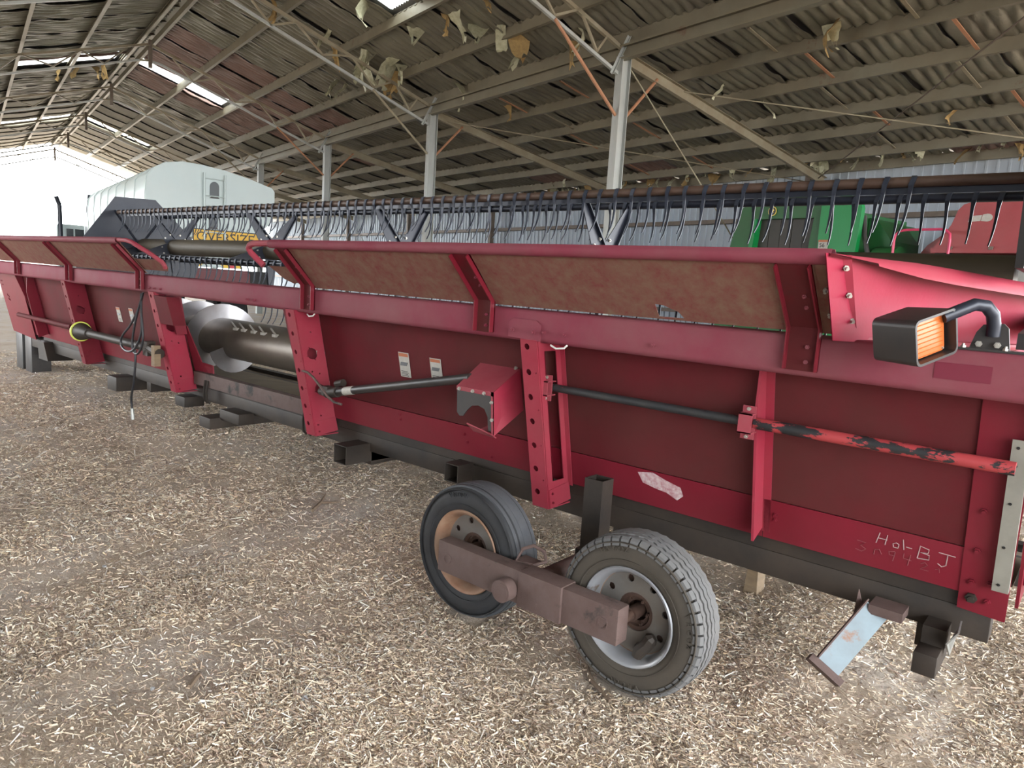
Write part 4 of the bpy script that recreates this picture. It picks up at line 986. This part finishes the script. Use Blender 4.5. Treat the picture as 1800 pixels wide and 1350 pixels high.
# ------------------------------------------------------------------ trailer under the header
tr = thing('header_trailer', 'dark steel header trailer with tandem wheels under the red header', 'trailer', (-5.5, 3.3, 0))
q = B(); q.box((-12.0, 3.36, .375), (-.215, 3.48, .50), None, .006); q.obj('main_beam', M['blacksteel'], tr)
q = B(); q.box((-12.0, 4.15, .39), (-.1, 4.27, .515), None, .006); q.obj('main_beam', M['blacksteel'], tr)
for x in (-.42, -1.95, -4.2, -6.25, -8.0, -11.0):
    q = B(); q.box((x - .05, 3.37, .27), (x + .05, 4.26, .374), None, .005); q.obj('cross_member', M['blacksteel'], tr)
def hollow(x0, x1, y0, y1, z0, z1, t=.006, axis='y'):
    q = B()
    if axis == 'y':
        for a, b_ in (((x0, y0, z0), (x1, y1, z0 + t)), ((x0, y0, z1 - t), (x1, y1, z1)), ((x0, y0, z0 + t), (x0 + t, y1, z1 - t)), ((x1 - t, y0, z0 + t), (x1, y1, z1 - t))): q.box(a, b_)
    else:
        for a, b_ in (((x0, y0, z0), (x1, y0 + t, z1)), ((x0, y1 - t, z0), (x1, y1, z1)), ((x0, y0 + t, z0), (x0 + t, y1 - t, z1)), ((x1 - t, y0 + t, z0), (x1, y1 - t, z1))): q.box(a, b_)
    return q
hollow(-4.30, -4.15, 3.14, 4.2, .30, .44).obj('socket_tube', M['blacksteel'], tr)
hollow(-3.17, -3.05, 3.18, 3.32, .41, .53).obj('socket_tube', M['blacksteel'], tr)
q = B(); q.box((-6.30, 3.10, .22), (-6.10, 4.2, .32), None, .006); q.obj('outrigger', M['blacksteel'], tr)
q = B(); q.box((-6.12, 3.2, .30), (-5.78, 3.35, .40), None, .01); q.obj('outrigger_block', M['blacksteel'], tr)
q = B(); q.box((-.435, 3.13, .255), (-.350, 3.40, .345), None, .006); q.box((-.43, 3.24, .34), (-.345, 3.38, .42)); q.obj('stub', M['blacksteel'], tr)
q = B(); q.extr([(-.335, 3.16, .40), (-.30, 3.16, .46), (-.31, 3.3, .46), (-.335, 3.3, .30)], (.006, 0, 0)); q.obj('stub_gusset', M['galv'], tr)
# near post and the axle arm down to the walking beam
hollow(-1.905, -1.80, 2.90, 3.0, .36, .765, .007, 'z').obj('post_tube', M['blacksteel'], tr)
q = B(); q.box((-1.92, 2.88, .30), (-1.78, 3.32, .40), None, .008); q.obj('post_foot', M['blacksteel'], tr)
q = B(); q.cyl((-1.88, 2.44, .335), (-1.88, 4.3, .345), .045, 14); q.obj('axle_tube', M['rust'], tr)
q = B(); q.box((-2.41, 2.40, .262), (-1.365, 2.485, .42), None, .008); wb = q.obj('walking_beam', M['rust'], tr)
q = B(); q.box((-1.885, 2.388, .258), (-1.645, 2.497, .425), None, .006); q.obj('wrap_plate', M['rust'], wb)
q = B(); q.cyl((-1.94, 2.395, .325), (-1.94, 2.335, .325), .052, 22); q.cyl((-1.94, 2.345, .325), (-1.94, 2.333, .325), .040, 22); q.obj('pivot_pin', M['rust'], wb)
for x in (-2.345, -1.435):
    q = B(); q.lathe([(.019, 0), (.026, 0), (.026, .004), (.019, .004)], (x, 2.396, .338), (0, 1, 0), 18); q.obj('weld_ring', M['rust'], wb)
q = B(); q.tube([(-1.99, 2.50, .41), (-1.97, 2.52, .47), (-1.93, 2.55, .49), (-1.88, 2.57, .47), (-1.86, 2.56, .43), (-1.90, 2.52, .41)], .009, 8, closed=True); q.box((-2.0, 2.5, .40), (-1.9, 2.58, .416)); q.obj('tie_loop', M['rust'], wb)

def tyre_profile(Rr, rim, w, crown=.012):
    return [(rim, .018), (rim + .012, .006), (rim + .035, .0), (Rr - .06, -.004), (Rr - .03, .004), (Rr - .012, .022), (Rr - .002, .045), (Rr, w / 2), (Rr - .002, w - .045), (Rr - .012, w - .022), (Rr - .03, w - .004), (Rr - .06, w + .004), (rim + .035, w), (rim + .012, w - .006), (rim, w - .018)]
def wheel(xc, zc, y0, near):
    Rr, rim, w = .341, .205, .19; c = Vector((xc, y0, zc)); ax = Vector((0, 1, 0))
    q = B(); q.lathe(tyre_profile(Rr - (.004 if near else 0), rim, w), c, ax, 64); wh = q.obj('wheel', M['tyre_n' if near else 'tyre_o'], tr, ang=50)
    wh['label'] = 'dusty grooved tyre on a silver rim, nearer wheel' if near else 'smooth worn tyre on a rusty rim, farther wheel'
    # tread ribs (circumferential), zigzag edges on the newer tyre
    nr = 5
    for k in range(nr):
        q = B(); n = 96 if near else 64; vs = []; hw = (.0112 if near else .0145); y = .036 + k * (w - .072) / (nr - 1); rr = Rr + (.006 if near else .0015) - abs(k - 2) ** 2 * .0012
        for i in range(n):
            a = 2 * math.pi * i / n; z = (.0042 if i % 2 else -.0042) if near else 0
            d = Vector((math.cos(a), 0, math.sin(a)))
            for yy, r_ in ((y - hw + z, rr - .012), (y - hw + z, rr), (y + hw + z, rr), (y + hw + z, rr - .012)): vs.append(c + d * r_ + ax * yy)
        q.add(vs, [(i * 4 + j, i * 4 + j + 1, ((i + 1) % n) * 4 + j + 1, ((i + 1) % n) * 4 + j) for i in range(n) for j in range(3)])
        q.obj('tread_rib', M['tread_n' if near else 'tread_o'], wh)
    if near:                                            # shoulder blocks with sipes between them
        q = B(); n = 46
        for i in range(n):
            a0, a1 = 2 * math.pi * i / n, 2 * math.pi * (i + .80) / n; vs = []
            for a in (a0, a1):
                d = Vector((math.cos(a), 0, math.sin(a)))
                vs += [c + d * (Rr - .036) + ax * (-.001), c + d * (Rr - .008) + ax * .006, c + d * (Rr + .001) + ax * .021, c + d * (Rr - .012) + ax * .024]
            q.add(vs, [(0, 1, 5, 4), (1, 2, 6, 5), (2, 3, 7, 6), (0, 1, 2, 3), (4, 5, 6, 7)])
        q.obj('shoulder_blocks', M['tread_n'], wh)
        for txt, a0 in (('MRCOZ', 118), ('VRCOS', 285), ('VRCOZ', 20)):
            for i, ch in enumerate(txt):
                a = R(a0 - i * 6.0); d = Vector((math.cos(a), 0, math.sin(a))); e = Vector((math.sin(a), 0, -math.cos(a)))
                text_mesh(ch, .030, M['tyre_n'], c + d * .283 + ax * -.003 - e * .012, e, d, .0022, wh, 'sidewall_letter')
    else:
        for i, ch in enumerate('VNDNV'):
            a = R(112 - i * 5.5); d = Vector((math.cos(a), 0, math.sin(a))); e = Vector((math.sin(a), 0, -math.cos(a)))
            text_mesh(ch, .034, M['tyre_o'], c + d * .283 + ax * -.003 - e * .012, e, d, .002, wh, 'sidewall_letter')
    for rr in (.245, .318):
        q = B(); q.lathe([(rr, -.006), (rr + .004, -.007), (rr + .004, .01), (rr, .01)], c, ax, 64); q.obj('sidewall_bead', M['tyre_n' if near else 'tyre_o'], wh)
    # rim: rolled lip, barrel, dished disc with slots, hub
    mt = M['rim' if near else 'rust_o']
    q = B(); q.lathe([(.213, -.004), (.217, .002), (.213, .008), (.205, .012), (.196, .03), (.190, .09), (.186, .105), (.180, .105), (.184, .03), (.198, .006), (.206, -.002)], c, ax, 56); rm = q.obj('rim', mt, wh, ang=60)
    o, ex, ez = c + ax * .085, Vector((1, 0, 0)), Vector((0, 0, 1))
    sl = []
    for i in range(8):
        a = 2 * math.pi * (i + .3) / 8; sl.append([(.146 * math.cos(a) + .017 * math.cos(a + 2 * math.pi * j / 8), .146 * math.sin(a) + .017 * math.sin(a + 2 * math.pi * j / 8)) for j in range(8)])
    q = B(); q.plate(circ(0, 0, .186, 48), [circ(0, 0, .084, 24)] + sl, .008, o, ex, ez); q.obj('disc', M['disc'], rm)
    q = B(); q.plate(circ(0, 0, .184, 32), [circ(0, 0, .09, 24)], .004, c + ax * .112, ex, ez); q.obj('disc_back', M['hub'], rm)
    q = B(); q.lathe([(.186, .07), (.189, .07), (.189, .092), (.168, .092), (.175, .082)], c, ax, 40); q.obj('disc_fillet', M['rust_o'], rm)
    q = B(); q.lathe([(.088, .085), (.086, .135), (.045, .14), (.045, .10), (.062, .098), (.066, .085)], c, ax, 28); q.cyl(c + ax * .13, c + ax * .035, .030, 14); q.cyl(c + ax * .04, c + ax * -.03, .022, 12); q.cyl(c + ax * .142, c + ax * .146, .086, 24); q.obj('hub', M['hub'], wh)
    for i in range(6):
        a = 2 * math.pi * i / 6; bolt(c + ax * .098 + Vector((.057 * math.cos(a), 0, .057 * math.sin(a))), (0, -1, 0), .009, .012, wh, 'hub')
    return wh
wheel(-1.398, .338, 2.52, True); wheel(-2.345, .340, 2.52, False)
q = B(); q.tube([(-1.335, 2.525, .185), (-1.325, 2.53, .215), (-1.30, 2.54, .245), (-1.285, 2.545, .275), (-1.275, 2.55, .285)], [.022, .030, .028, .030, .018], 8)
single(q, 'rag_lump', M['blacksteel'], 'dark crumpled lump lodged in the silver wheel rim', 'debris')
# folded stand leg hanging below the beam
def leg():
    top, bot = Vector((-.60, 3.22, .43)), Vector((-.715, 3.02, .20)); ax = (bot - top).normalized(); s = Vector((.80, .1, -.45)); s = (s - ax * s.dot(ax)).normalized(); n = ax.cross(s)
    Lh = (bot - top).length; w = .05
    q = B(); q.extr([top - s * w + n * .0, top + s * w, bot + s * w, bot - s * w], n * -.006); lg = q.obj('stand_leg', M['bluegrey'], tr)
    q = B(); q.extr([top - s * w, top - s * w + n * .05, bot - s * w + n * .05, bot - s * w], -s * .006); q.obj('leg_flange', M['rust'], lg)
    q = B(); q.extr([bot - s * .075 + n * .03, bot + s * .075 + n * .03, bot + s * .075 - n * .05, bot - s * .075 - n * .05], ax * .03); q.obj('foot_plate', M['rust'], lg)
    q = B(); q.extr([top + Vector((-.075, -.02, .07)), top + Vector((-.04, 0, -.06)), top + Vector((-.085, -.02, -.06))], (0, .01, 0)); q.obj('leg_spike', M['rust'], lg)
    q = B(); q.box((top.x - .03, top.y - .02, top.z - .02), (top.x + .10, top.y + .1, top.z + .02)); q.obj('leg_pivot', M['rust'], lg)
leg()
# far-end supports
for x in (-11.95, -12.35):
    q = B(); q.box((x - .14, 3.35, -.02), (x + .14, 3.6, .56), None, .012); q.obj('support_leg', M['black'], tr)
q = B(); q.extr([(-11.2, 3.25, .52), (-10.95, 3.25, .52), (-10.8, 3.25, .28), (-11.15, 3.25, .28)], (0, .3, 0)); q.obj('support_bracket', M['blacksteel'], tr)
q = B(); q.box((-8.55, 3.15, .24), (-8.3, 4.2, .40), None, .01); q.obj('outrigger', M['blacksteel'], tr)
q = B(); q.box((-7.0, 3.2, .30), (-6.8, 3.4, .40), None, .006); q.obj('socket_tube', M['blacksteel'], tr)
q = B(); q.extr([(-1.44, 3.95, -.02), (-1.36, 3.95, -.02), (-1.37, 3.95, .26), (-1.42, 3.95, .26)], (0, .12, 0)); single(q, 'timber_prop', M['wood'], 'short timber prop standing under the trailer beam', 'prop')
# ------------------------------------------------------------------ tanker truck at the far left
RT = Matrix.Rotation(TH, 4, 'Z')
def sbox(q, a0, a1, b0, b1, z0, z1, bev=0):
    c = S((a0 + a1) / 2, (b0 + b1) / 2, (z0 + z1) / 2); d = (abs(a1 - a0) / 2, abs(b1 - b0) / 2, abs(z1 - z0) / 2)
    return q.box((-d[0], -d[1], -d[2]), d, Matrix.Translation(c) @ RT, bev)
tk = thing('tanker_truck', 'white tanker truck with a yellow warning sign on its rear', 'truck', S(-20, 4.2, 0))
sec = [(2.92, 2.45), (2.90, 3.0), (2.93, 3.36), (3.05, 3.52), (3.27, 3.66), (3.6, 3.72), (3.95, 3.71), (4.4, 3.66), (4.9, 3.56), (5.25, 3.46), (5.4, 3.42), (5.46, 3.35), (5.46, 2.95), (5.38, 2.66), (5.15, 2.45), (4.85, 2.33), (3.3, 2.20), (3.0, 2.28)]
q = B(); q.extr([S(-16, b, z) for b, z in sec], S(-8.6, 0, 0)); tank = q.obj('tank', M['white'], tk, ang=40)
cb, cz = 4.18, 2.95
for k in range(8):
    a = -16.0 - k * 1.2
    q = B(); o = [(cb + (b - cb) * 1.012, cz + (z - cz) * 1.012) for b, z in sec]
    if k == 0: a = -16.04
    q.extr([S(a, b, z) for b, z in o], S(-.06, 0, 0)); q.obj('tank_band', M['white'], tank)
def hatch(b, z):
    n = 12; pts = [(b - .09, z - .15), (b + .09, z - .15)] + [(b + .09 * math.cos(math.pi * i / n), z + .05 + .10 * math.sin(math.pi * i / n)) for i in range(n + 1)]
    q = B(); q.extr([S(-15.975, u, v) for u, v in pts], S(-.03, 0, 0)); o = q.obj('sight_window', M['grey'], tk)
    q = B(); q.extr([S(-15.96, b - .1, z - .19), S(-15.96, b + .1, z - .19), S(-15.96, b + .06, z - .15), S(-15.96, b - .06, z - .15)], S(-.03, 0, 0)); q.obj('window_lip', M['black'], o)
hatch(4.20, 3.25); hatch(4.18, 2.62)
q = B()
for b in (3.99, 4.40): q.cyl(S(-15.93, b, 2.0), S(-15.93, b, 3.56), .018, 8)
lad = q.obj('ladder', M['white'], tk)
for z in (2.05, 2.36, 2.9, 3.45, 3.1):
    q = B(); q.cyl(S(-15.93, 3.99, z), S(-15.93, 4.40, z), .013, 6); q.obj('rung', M['white'], lad)
q = B(); sbox(q, -15.965, -15.99, 3.77, 5.15, 2.0, 2.42); sg = q.obj('warning_sign', M['ink'], tk); sg['label'] = 'yellow sign reading OVERSIZE on the tank rear'
q = B(); sbox(q, -15.958, -15.97, 3.79, 5.13, 2.02, 2.40); q.obj('sign_face', M['yellow'], sg)
text_mesh('OVERSIZE', .27, M['ink'], S(-15.955, 3.83, 2.175), S(0, 1, 0), (0, 0, 1), .002, sg, 'sign_lettering')
q = B(); sbox(q, -16.0, -16.1, 3.45, 4.75, 1.63, 1.86); bp = q.obj('bumper_board', M['white'], tk)
def hz(b0, flip):
    for i in range(3):
        w = .14; x = b0 + i * w
        q = B(); sk = .10 * flip; q.extr([S(-15.99, x, 1.64), S(-15.99, x + w, 1.64), S(-15.99, x + w + sk, 1.77), S(-15.99, x + sk, 1.77)], S(-.012, 0, 0)); q.obj('hazard_stripe', M['hazred' if i % 2 else 'hazyel'], bp)
hz(3.50, 1); hz(4.38, -1)
q = B(); sbox(q, -16.1, -24.6, 3.35, 5.0, 1.05, 1.60); q.obj('chassis', M['truckred'], tk)
q = B(); sbox(q, -16.0, -16.15, 3.2, 5.2, 1.30, 1.55); q.obj('rear_bar', M['truckred'], tk)
for a in (-17.2, -18.5, -23.2):
    for b in (3.2, 4.75):
        q = B(); c = S(a, b, .52); q.lathe([(.25, 0), (.45, 0), (.52, .06), (.52, .34), (.45, .40), (.25, .40)], c, S(0, 1, 0), 28); wl = q.obj('wheel', M['rubber'], tk)
        q = B(); q.cyl(S(a, b + .05, .52), S(a, b + .35, .52), .25, 20); q.obj('rim', M['grey'], wl)
for b0_, b1_ in ((4.95, 5.4), (3.0, 3.4)):
    q = B(); sbox(q, -15.99, -16.05, b0_, b1_, 1.0, 1.6); q.obj('mud_flap', M['rubber'], tk)
q = B(); sbox(q, -24.9, -27.2, 3.1, 5.4, 1.0, 3.1, .12); cab = q.obj('cab', M['white'], tk)
q = B(); q.cyl(S(-24.75, 3.2, 1.6), S(-24.75, 3.2, 3.45), .07, 12); q.obj('exhaust_stack', M['galv'], cab)
q = B(); sbox(q, -25.5, -26.6, 3.07, 3.12, 2.1, 2.9); q.obj('side_window', M['glassdark'], cab)
# second prime mover, farther off and mostly lost in the daylight
t2 = thing('white_truck', 'white truck with tall exhaust stack parked in the bright doorway', 'truck', S(-30, 2.9, 0))
q = B(); sbox(q, -29, -31.5, 2.5, 4.2, .8, 2.75, .12); c2 = q.obj('cab', M['white'], t2)
q = B(); q.cyl(S(-28.8, 2.62, 1.2), S(-28.8, 2.60, 3.35), .07, 10); q.cyl(S(-28.8, 2.60, 3.35), S(-28.75, 2.50, 3.62), .07, 10); q.obj('exhaust_stack', M['navy'], t2)
q = B(); q.extr([S(-28.9, 3.30, 2.5), S(-28.9, 3.45, 2.5), S(-28.9, 3.52, 3.3), S(-28.9, 3.60, 3.55), S(-28.9, 3.60, 3.8), S(-28.9, 3.44, 3.8), S(-28.9, 3.40, 3.4)], S(-.2, 0, 0)); q.obj('air_intake', M['navy'], t2)
q = B(); sbox(q, -28.97, -29.02, 2.8, 3.0, 2.3, 2.6); sbox(q, -28.97, -29.02, 3.05, 3.35, 2.1, 2.6); q.obj('rear_window', M['glassdark'], c2)
q = B(); sbox(q, -28.95, -29.0, 2.83, 3.0, 2.12, 2.28); q.obj('amber_marker', M['amber'], c2)
for b in (2.45, 3.9):
    q = B(); q.lathe([(.25, 0), (.45, 0), (.52, .06), (.52, .3), (.45, .36), (.25, .36)], S(-29.5, b, .52), S(0, 1, 0), 24); q.obj('wheel', M['rubber'], t2)
q = B(); sbox(q, -28.6, -33, 2.9, 3.9, .6, .85); q.obj('chassis', M['truckred'], t2)

# ------------------------------------------------------------------ green harvester
gh = thing('green_harvester', 'green harvester seen from its rear hood behind the reel', 'harvester', S(-6.6, 11.2, 0))
def spoly(q, pts, b, depth): return q.extr([S(a, b, z) for a, z in pts], S(0, depth, 0))
hood = [(-7.95, 1.0), (-7.69, 2.57), (-7.56, 3.10), (-7.50, 3.20), (-7.35, 3.245), (-6.12, 3.29), (-6.05, 3.25), (-6.05, 1.0)]
q = B(); q.plate(hood, [[(-7.34, 1.9), (-6.30, 1.9), (-6.20, 2.99), (-7.26, 3.0)]], -.14, S(0, 10.5, 0), S(1, 0, 0), (0, 0, 1)); q.obj('hood_frame', M['green'], gh)
q = B(); spoly(q, [(-7.9, 1.0), (-7.65, 2.57), (-7.52, 3.10), (-6.1, 3.2), (-6.1, 1.0)], 10.95, 2.4); q.obj('body', M['green'], gh)
q = B(); spoly(q, [(-7.36, 1.85), (-7.28, 1.85), (-7.20, 3.0), (-7.27, 3.0)], 10.47, .3); q.obj('hood_post', M['green_b'], gh)
for i in range(5):
    q = B(); x = -7.26 + i * .205; spoly(q, [(x, 1.9), (x + .195, 1.9), (x + .215, 2.995), (x + .02, 2.995)], 10.62 + .006 * (i % 2), .02); q.obj('curtain_strip', M['strip'], gh)
q = B(); spoly(q, [(-6.05, 1.0), (-5.50, 1.0), (-5.42, 3.1), (-5.46, 3.2), (-5.55, 3.27), (-5.72, 3.30), (-6.05, 3.17)], 10.42, .10); q.obj('side_panel', M['green_b'], gh)
q = B(); sbox(q, -5.95, -5.5, 10.5, 12.6, 1.0, 3.0, .04); q.obj('side_box', M['green'], gh)
q = B(); q.cyl(S(-7.4, 10.6, 3.28), S(-6.1, 10.6, 3.34), .045, 10); q.obj('top_rail', M['green'], gh)
q = B(); sbox(q, -7.2, -7.0, 10.5, 10.6, 3.22, 3.32, .02); q.obj('top_latch', M['green'], gh)
q = B(); spoly(q, [(-5.50, 2.0), (-5.15, 2.0), (-5.12, 2.65), (-5.35, 2.95), (-5.48, 3.0)], 10.8, .9); q.obj('rear_cover', M['green'], gh)
q = B(); q.cyl(S(-5.25, 10.7, 2.3), S(-4.92, 10.7, 2.3), .26, 20); q.obj('rear_drum', M['green'], gh)
q = B(); q.tube([S(-5.46, 10.6, 3.0), S(-5.40, 10.55, 2.7), S(-5.28, 10.5, 2.4), S(-5.25, 10.5, 2.0)], .035, 8); q.obj('hose', M['black'], gh)
def badge(b, a, z, r):
    q = B(); q.extr([S(a + r * u, b, z + r * v) for u, v in circ(0, 0, 1, 18)], S(0, -.012, 0)); bd = q.obj('badge', M['badge'], gh)
    q = B(); q.extr([S(a + r * u, b - .012, z + r * v) for u, v in circ(0, 0, .86, 18)], S(0, -.006, 0)); q.obj('badge_field', M['ink'], bd)
    pts = [(-.55, .05), (-.2, .12), (.15, .2), (.3, .5), (.42, .25), (.6, .15), (.4, .05), (.25, -.1), (.5, -.35), (.15, -.2), (-.15, -.15), (-.35, -.5), (-.35, -.12)]
    q = B(); q.extr([S(a + r * u, b - .018, z + r * v) for u, v in pts], S(0, -.004, 0)); q.obj('badge_emblem', M['badge'], bd)
badge(10.49, -6.93, 3.115, .075)
q = B(); spoly(q, [(-6.02, 2.50), (-5.87, 2.50), (-5.87, 2.64), (-6.02, 2.64)], 10.40, .01); lbp = q.obj('label_plate', M['decal'], gh)
q = B(); spoly(q, [(-6.02, 2.61), (-5.87, 2.61), (-5.87, 2.64), (-6.02, 2.64)], 10.395, .004); q.obj('label_band', M['decalo'], lbp)
text_mesh('56', .09, M['ink'], S(-6.0, 10.393, 2.53), S(1, 0, 0), (0, 0, 1), .001, lbp, 'label_lettering')
for a in (-7.6, -5.6):
    q = B(); q.lathe([(.3, 0), (.6, 0), (.7, .08), (.7, .4), (.6, .48), (.3, .48)], S(a - .2, 11.6, .7), S(1, 0, 0), 28); w_ = q.obj('wheel', M['rubber'], gh)
    q = B(); q.cyl(S(a - .15, 11.6, .7), S(a + .23, 11.6, .7), .3, 20); q.obj('rim', M['badge'], w_)
q = B(); q.cyl(S(-8.0, 11.6, .75), S(-5.2, 11.6, .75), .1, 12); q.obj('axle', M['green'], gh)

# ------------------------------------------------------------------ red harvester at the right
rh = thing('red_harvester', 'red harvester with hooded rear panel by the right edge', 'harvester', S(-3.8, 11.2, 0))
q = B(); pan = [(-4.42, 2.48), (-4.40, 2.53), (-4.22, 2.83), (-4.16, 3.02), (-4.10, 3.09), (-4.0, 3.12), (-2.7, 3.16), (-2.6, 3.05), (-2.5, 2.48)]
spoly(q, pan, 10.5, .05); rp_ = q.obj('rear_panel', M['redm'], rh)
q = B(); spoly(q, [(-4.42, 2.46), (-2.5, 2.46), (-2.5, 2.52), (-4.42, 2.52)], 10.46, .06); q.obj('panel_sill', M['redm'], rp_)
for a in (-4.2, -3.72):
    q = B(); sbox(q, a, a + .05, 10.44, 10.47, 2.50, 2.54); q.obj('hinge', M['girt'], rp_)
q = B(); spoly(q, [(-4.02, 2.86), (-3.88, 2.87), (-3.865, 2.945), (-4.0, 2.935)], 10.488, .01); q.obj('sticker', M['decal'], rp_)
q = B(); spoly(q, [(-3.87, 2.87)] + [(-3.80 + .06 * math.cos(R(t)), 2.91 + .05 * math.sin(R(t))) for t in range(-90, 91, 20)] + [(-3.855, 2.95)], 10.488, .01); q.obj('sticker', M['decal'], rp_)
q = B(); q.extr([S(-4.40, 10.56, 1.2), S(-4.40, 10.56, 2.5), S(-4.20, 10.56, 2.85), S(-4.12, 10.9, 3.0), S(-4.45, 11.4, 2.7), S(-4.75, 11.4, 2.3), S(-4.75, 11.4, 1.2)], S(.04, .02, 0)); q.obj('side_cowl', M['black'], rh)
q = B(); q.extr([S(-4.98, 11.0, 2.2), S(-4.72, 11.0, 2.2), S(-4.52, 11.0, 2.6), S(-4.30, 11.0, 2.9), S(-4.45, 11.0, 2.8), S(-4.7, 11.0, 2.6)], S(0, .3, 0)); q.obj('side_fender', M['redm'], rh)
q = B(); sbox(q, -4.35, -2.5, 10.7, 13.5, 1.0, 2.44, .03); q.obj('body', M['galv'], rh)
q = B(); sbox(q, -4.3, -2.6, 10.8, 13.4, 2.46, 3.05, .05); q.obj('upper_body', M['redm'], rh)
q = B(); q.tube([S(-4.78, 10.2, 1.3), S(-4.80, 10.2, 2.60), S(-4.79, 10.2, 2.68), S(-4.74, 10.2, 2.73), S(-4.66, 10.2, 2.745), S(-4.22, 10.2, 2.745), S(-4.15, 10.2, 2.73), S(-4.10, 10.2, 2.68), S(-4.09, 10.2, 2.60), S(-4.09, 10.2, 1.3)], .018, 10); q.obj('hand_rail', M['railp'], rh)
q = B(); sbox(q, -4.85, -4.0, 10.15, 10.6, 1.22, 1.30); q.obj('step_platform', M['galv'], rh)
for a in (-4.4, -2.6):
    q = B(); q.lathe([(.3, 0), (.6, 0), (.7, .08), (.7, .4), (.6, .48), (.3, .48)], S(a - .2, 11.8, .7), S(1, 0, 0), 28); w_ = q.obj('wheel', M['rubber'], rh)
    q = B(); q.cyl(S(a - .15, 11.8, .7), S(a + .23, 11.8, .7), .3, 20); q.obj('rim', M['decal'], w_)
q = B(); q.cyl(S(-4.5, 11.8, .75), S(-2.3, 11.8, .75), .1, 12); q.obj('axle', M['redm'], rh)

# ------------------------------------------------------------------ loose stones, sticks and clods
def stone_mesh(seed):
    r = random.Random(seed); bm = bmesh.new(); bmesh.ops.create_icosphere(bm, subdivisions=1, radius=1)
    for v in bm.verts: v.co = Vector((v.co.x * r.uniform(.75, 1.25), v.co.y * r.uniform(.6, 1.0), v.co.z * r.uniform(.45, .75)))
    me = bpy.data.meshes.new('stone'); bm.to_mesh(me); bm.free(); me.materials.append(M['stone']); return me
SMS = [stone_mesh(i) for i in range(6)]
r = random.Random(21)
spots_ = [(-1.05, 2.55), (-2.25, 1.55), (-2.2, 1.5)]
for i in range(70):
    d = .9 + 3.6 * r.random() ** 1.3; a_ = R(39.8) + R(r.uniform(-34, 38)); spots_.append((-math.sin(a_) * d, math.cos(a_) * d))
for i, (x, y) in enumerate(spots_):
    if 2.3 < y < 2.8 and -2.8 < x < -1.0: continue
    o = bpy.data.objects.new('stone', SMS[i % 6]); s = r.uniform(.006, .014) if i > 2 else .02
    link(o, None, (x, y, float(ground_h(x, y)) + s * .45)); o.scale = (s, s, s); o.rotation_euler = (0, 0, r.uniform(0, 6))
    tag(o, 'small pale grey stone lying among the straw', 'stone', 'loose stones on the floor')
def stick(pts, rad, label, group=None, fork=None):
    q = B(); q.tube([(x, y, float(ground_h(x, y)) + z) for x, y, z in pts], rad, 6)
    if fork: q.tube([(x, y, float(ground_h(x, y)) + z) for x, y, z in fork], [.009, .007, .004], 6)
    single(q, 'stick', M['twig'], label, 'stick', group)
stick([(-1.62, 2.60, .02), (-1.53, 2.50, .014), (-1.38, 2.42, .014)], [.004, .010, .009], 'grey-brown stick leaning beside the nearer tyre')
stick([(-4.12, 2.84, .012), (-4.22, 2.98, .015), (-4.37, 3.13, .02)], [.012, .014, .006], 'forked dark twig lying beyond the farther tyre', None, [(-4.22, 2.98, .015), (-4.17, 3.03, .02), (-4.16, 3.10, .02)])
stick([(-2.60, 1.24, .012), (-2.63, 1.275, .014), (-2.66, 1.31, .012)], [.010, .011, .009], 'stubby grey wood chip among pale clods, lower left')
for i in range(16):
    d = 1.0 + 3.0 * r.random(); a_ = R(39.8) + R(r.uniform(-32, 36)); x, y = -math.sin(a_) * d, math.cos(a_) * d; t = r.uniform(0, 6); L_ = r.uniform(.02, .06)
    if 2.3 < y < 2.8 and -2.8 < x < -1.0: continue
    stick([(x, y, .008), (x + L_ * math.cos(t), y + L_ * math.sin(t), .010), (x + 1.7 * L_ * math.cos(t + .2), y + 1.7 * L_ * math.sin(t + .2), .008)], [.0025, .0035, .002], 'thin brown twig lying on the straw', 'thin twigs on the floor')
bpy.context.view_layer.update()
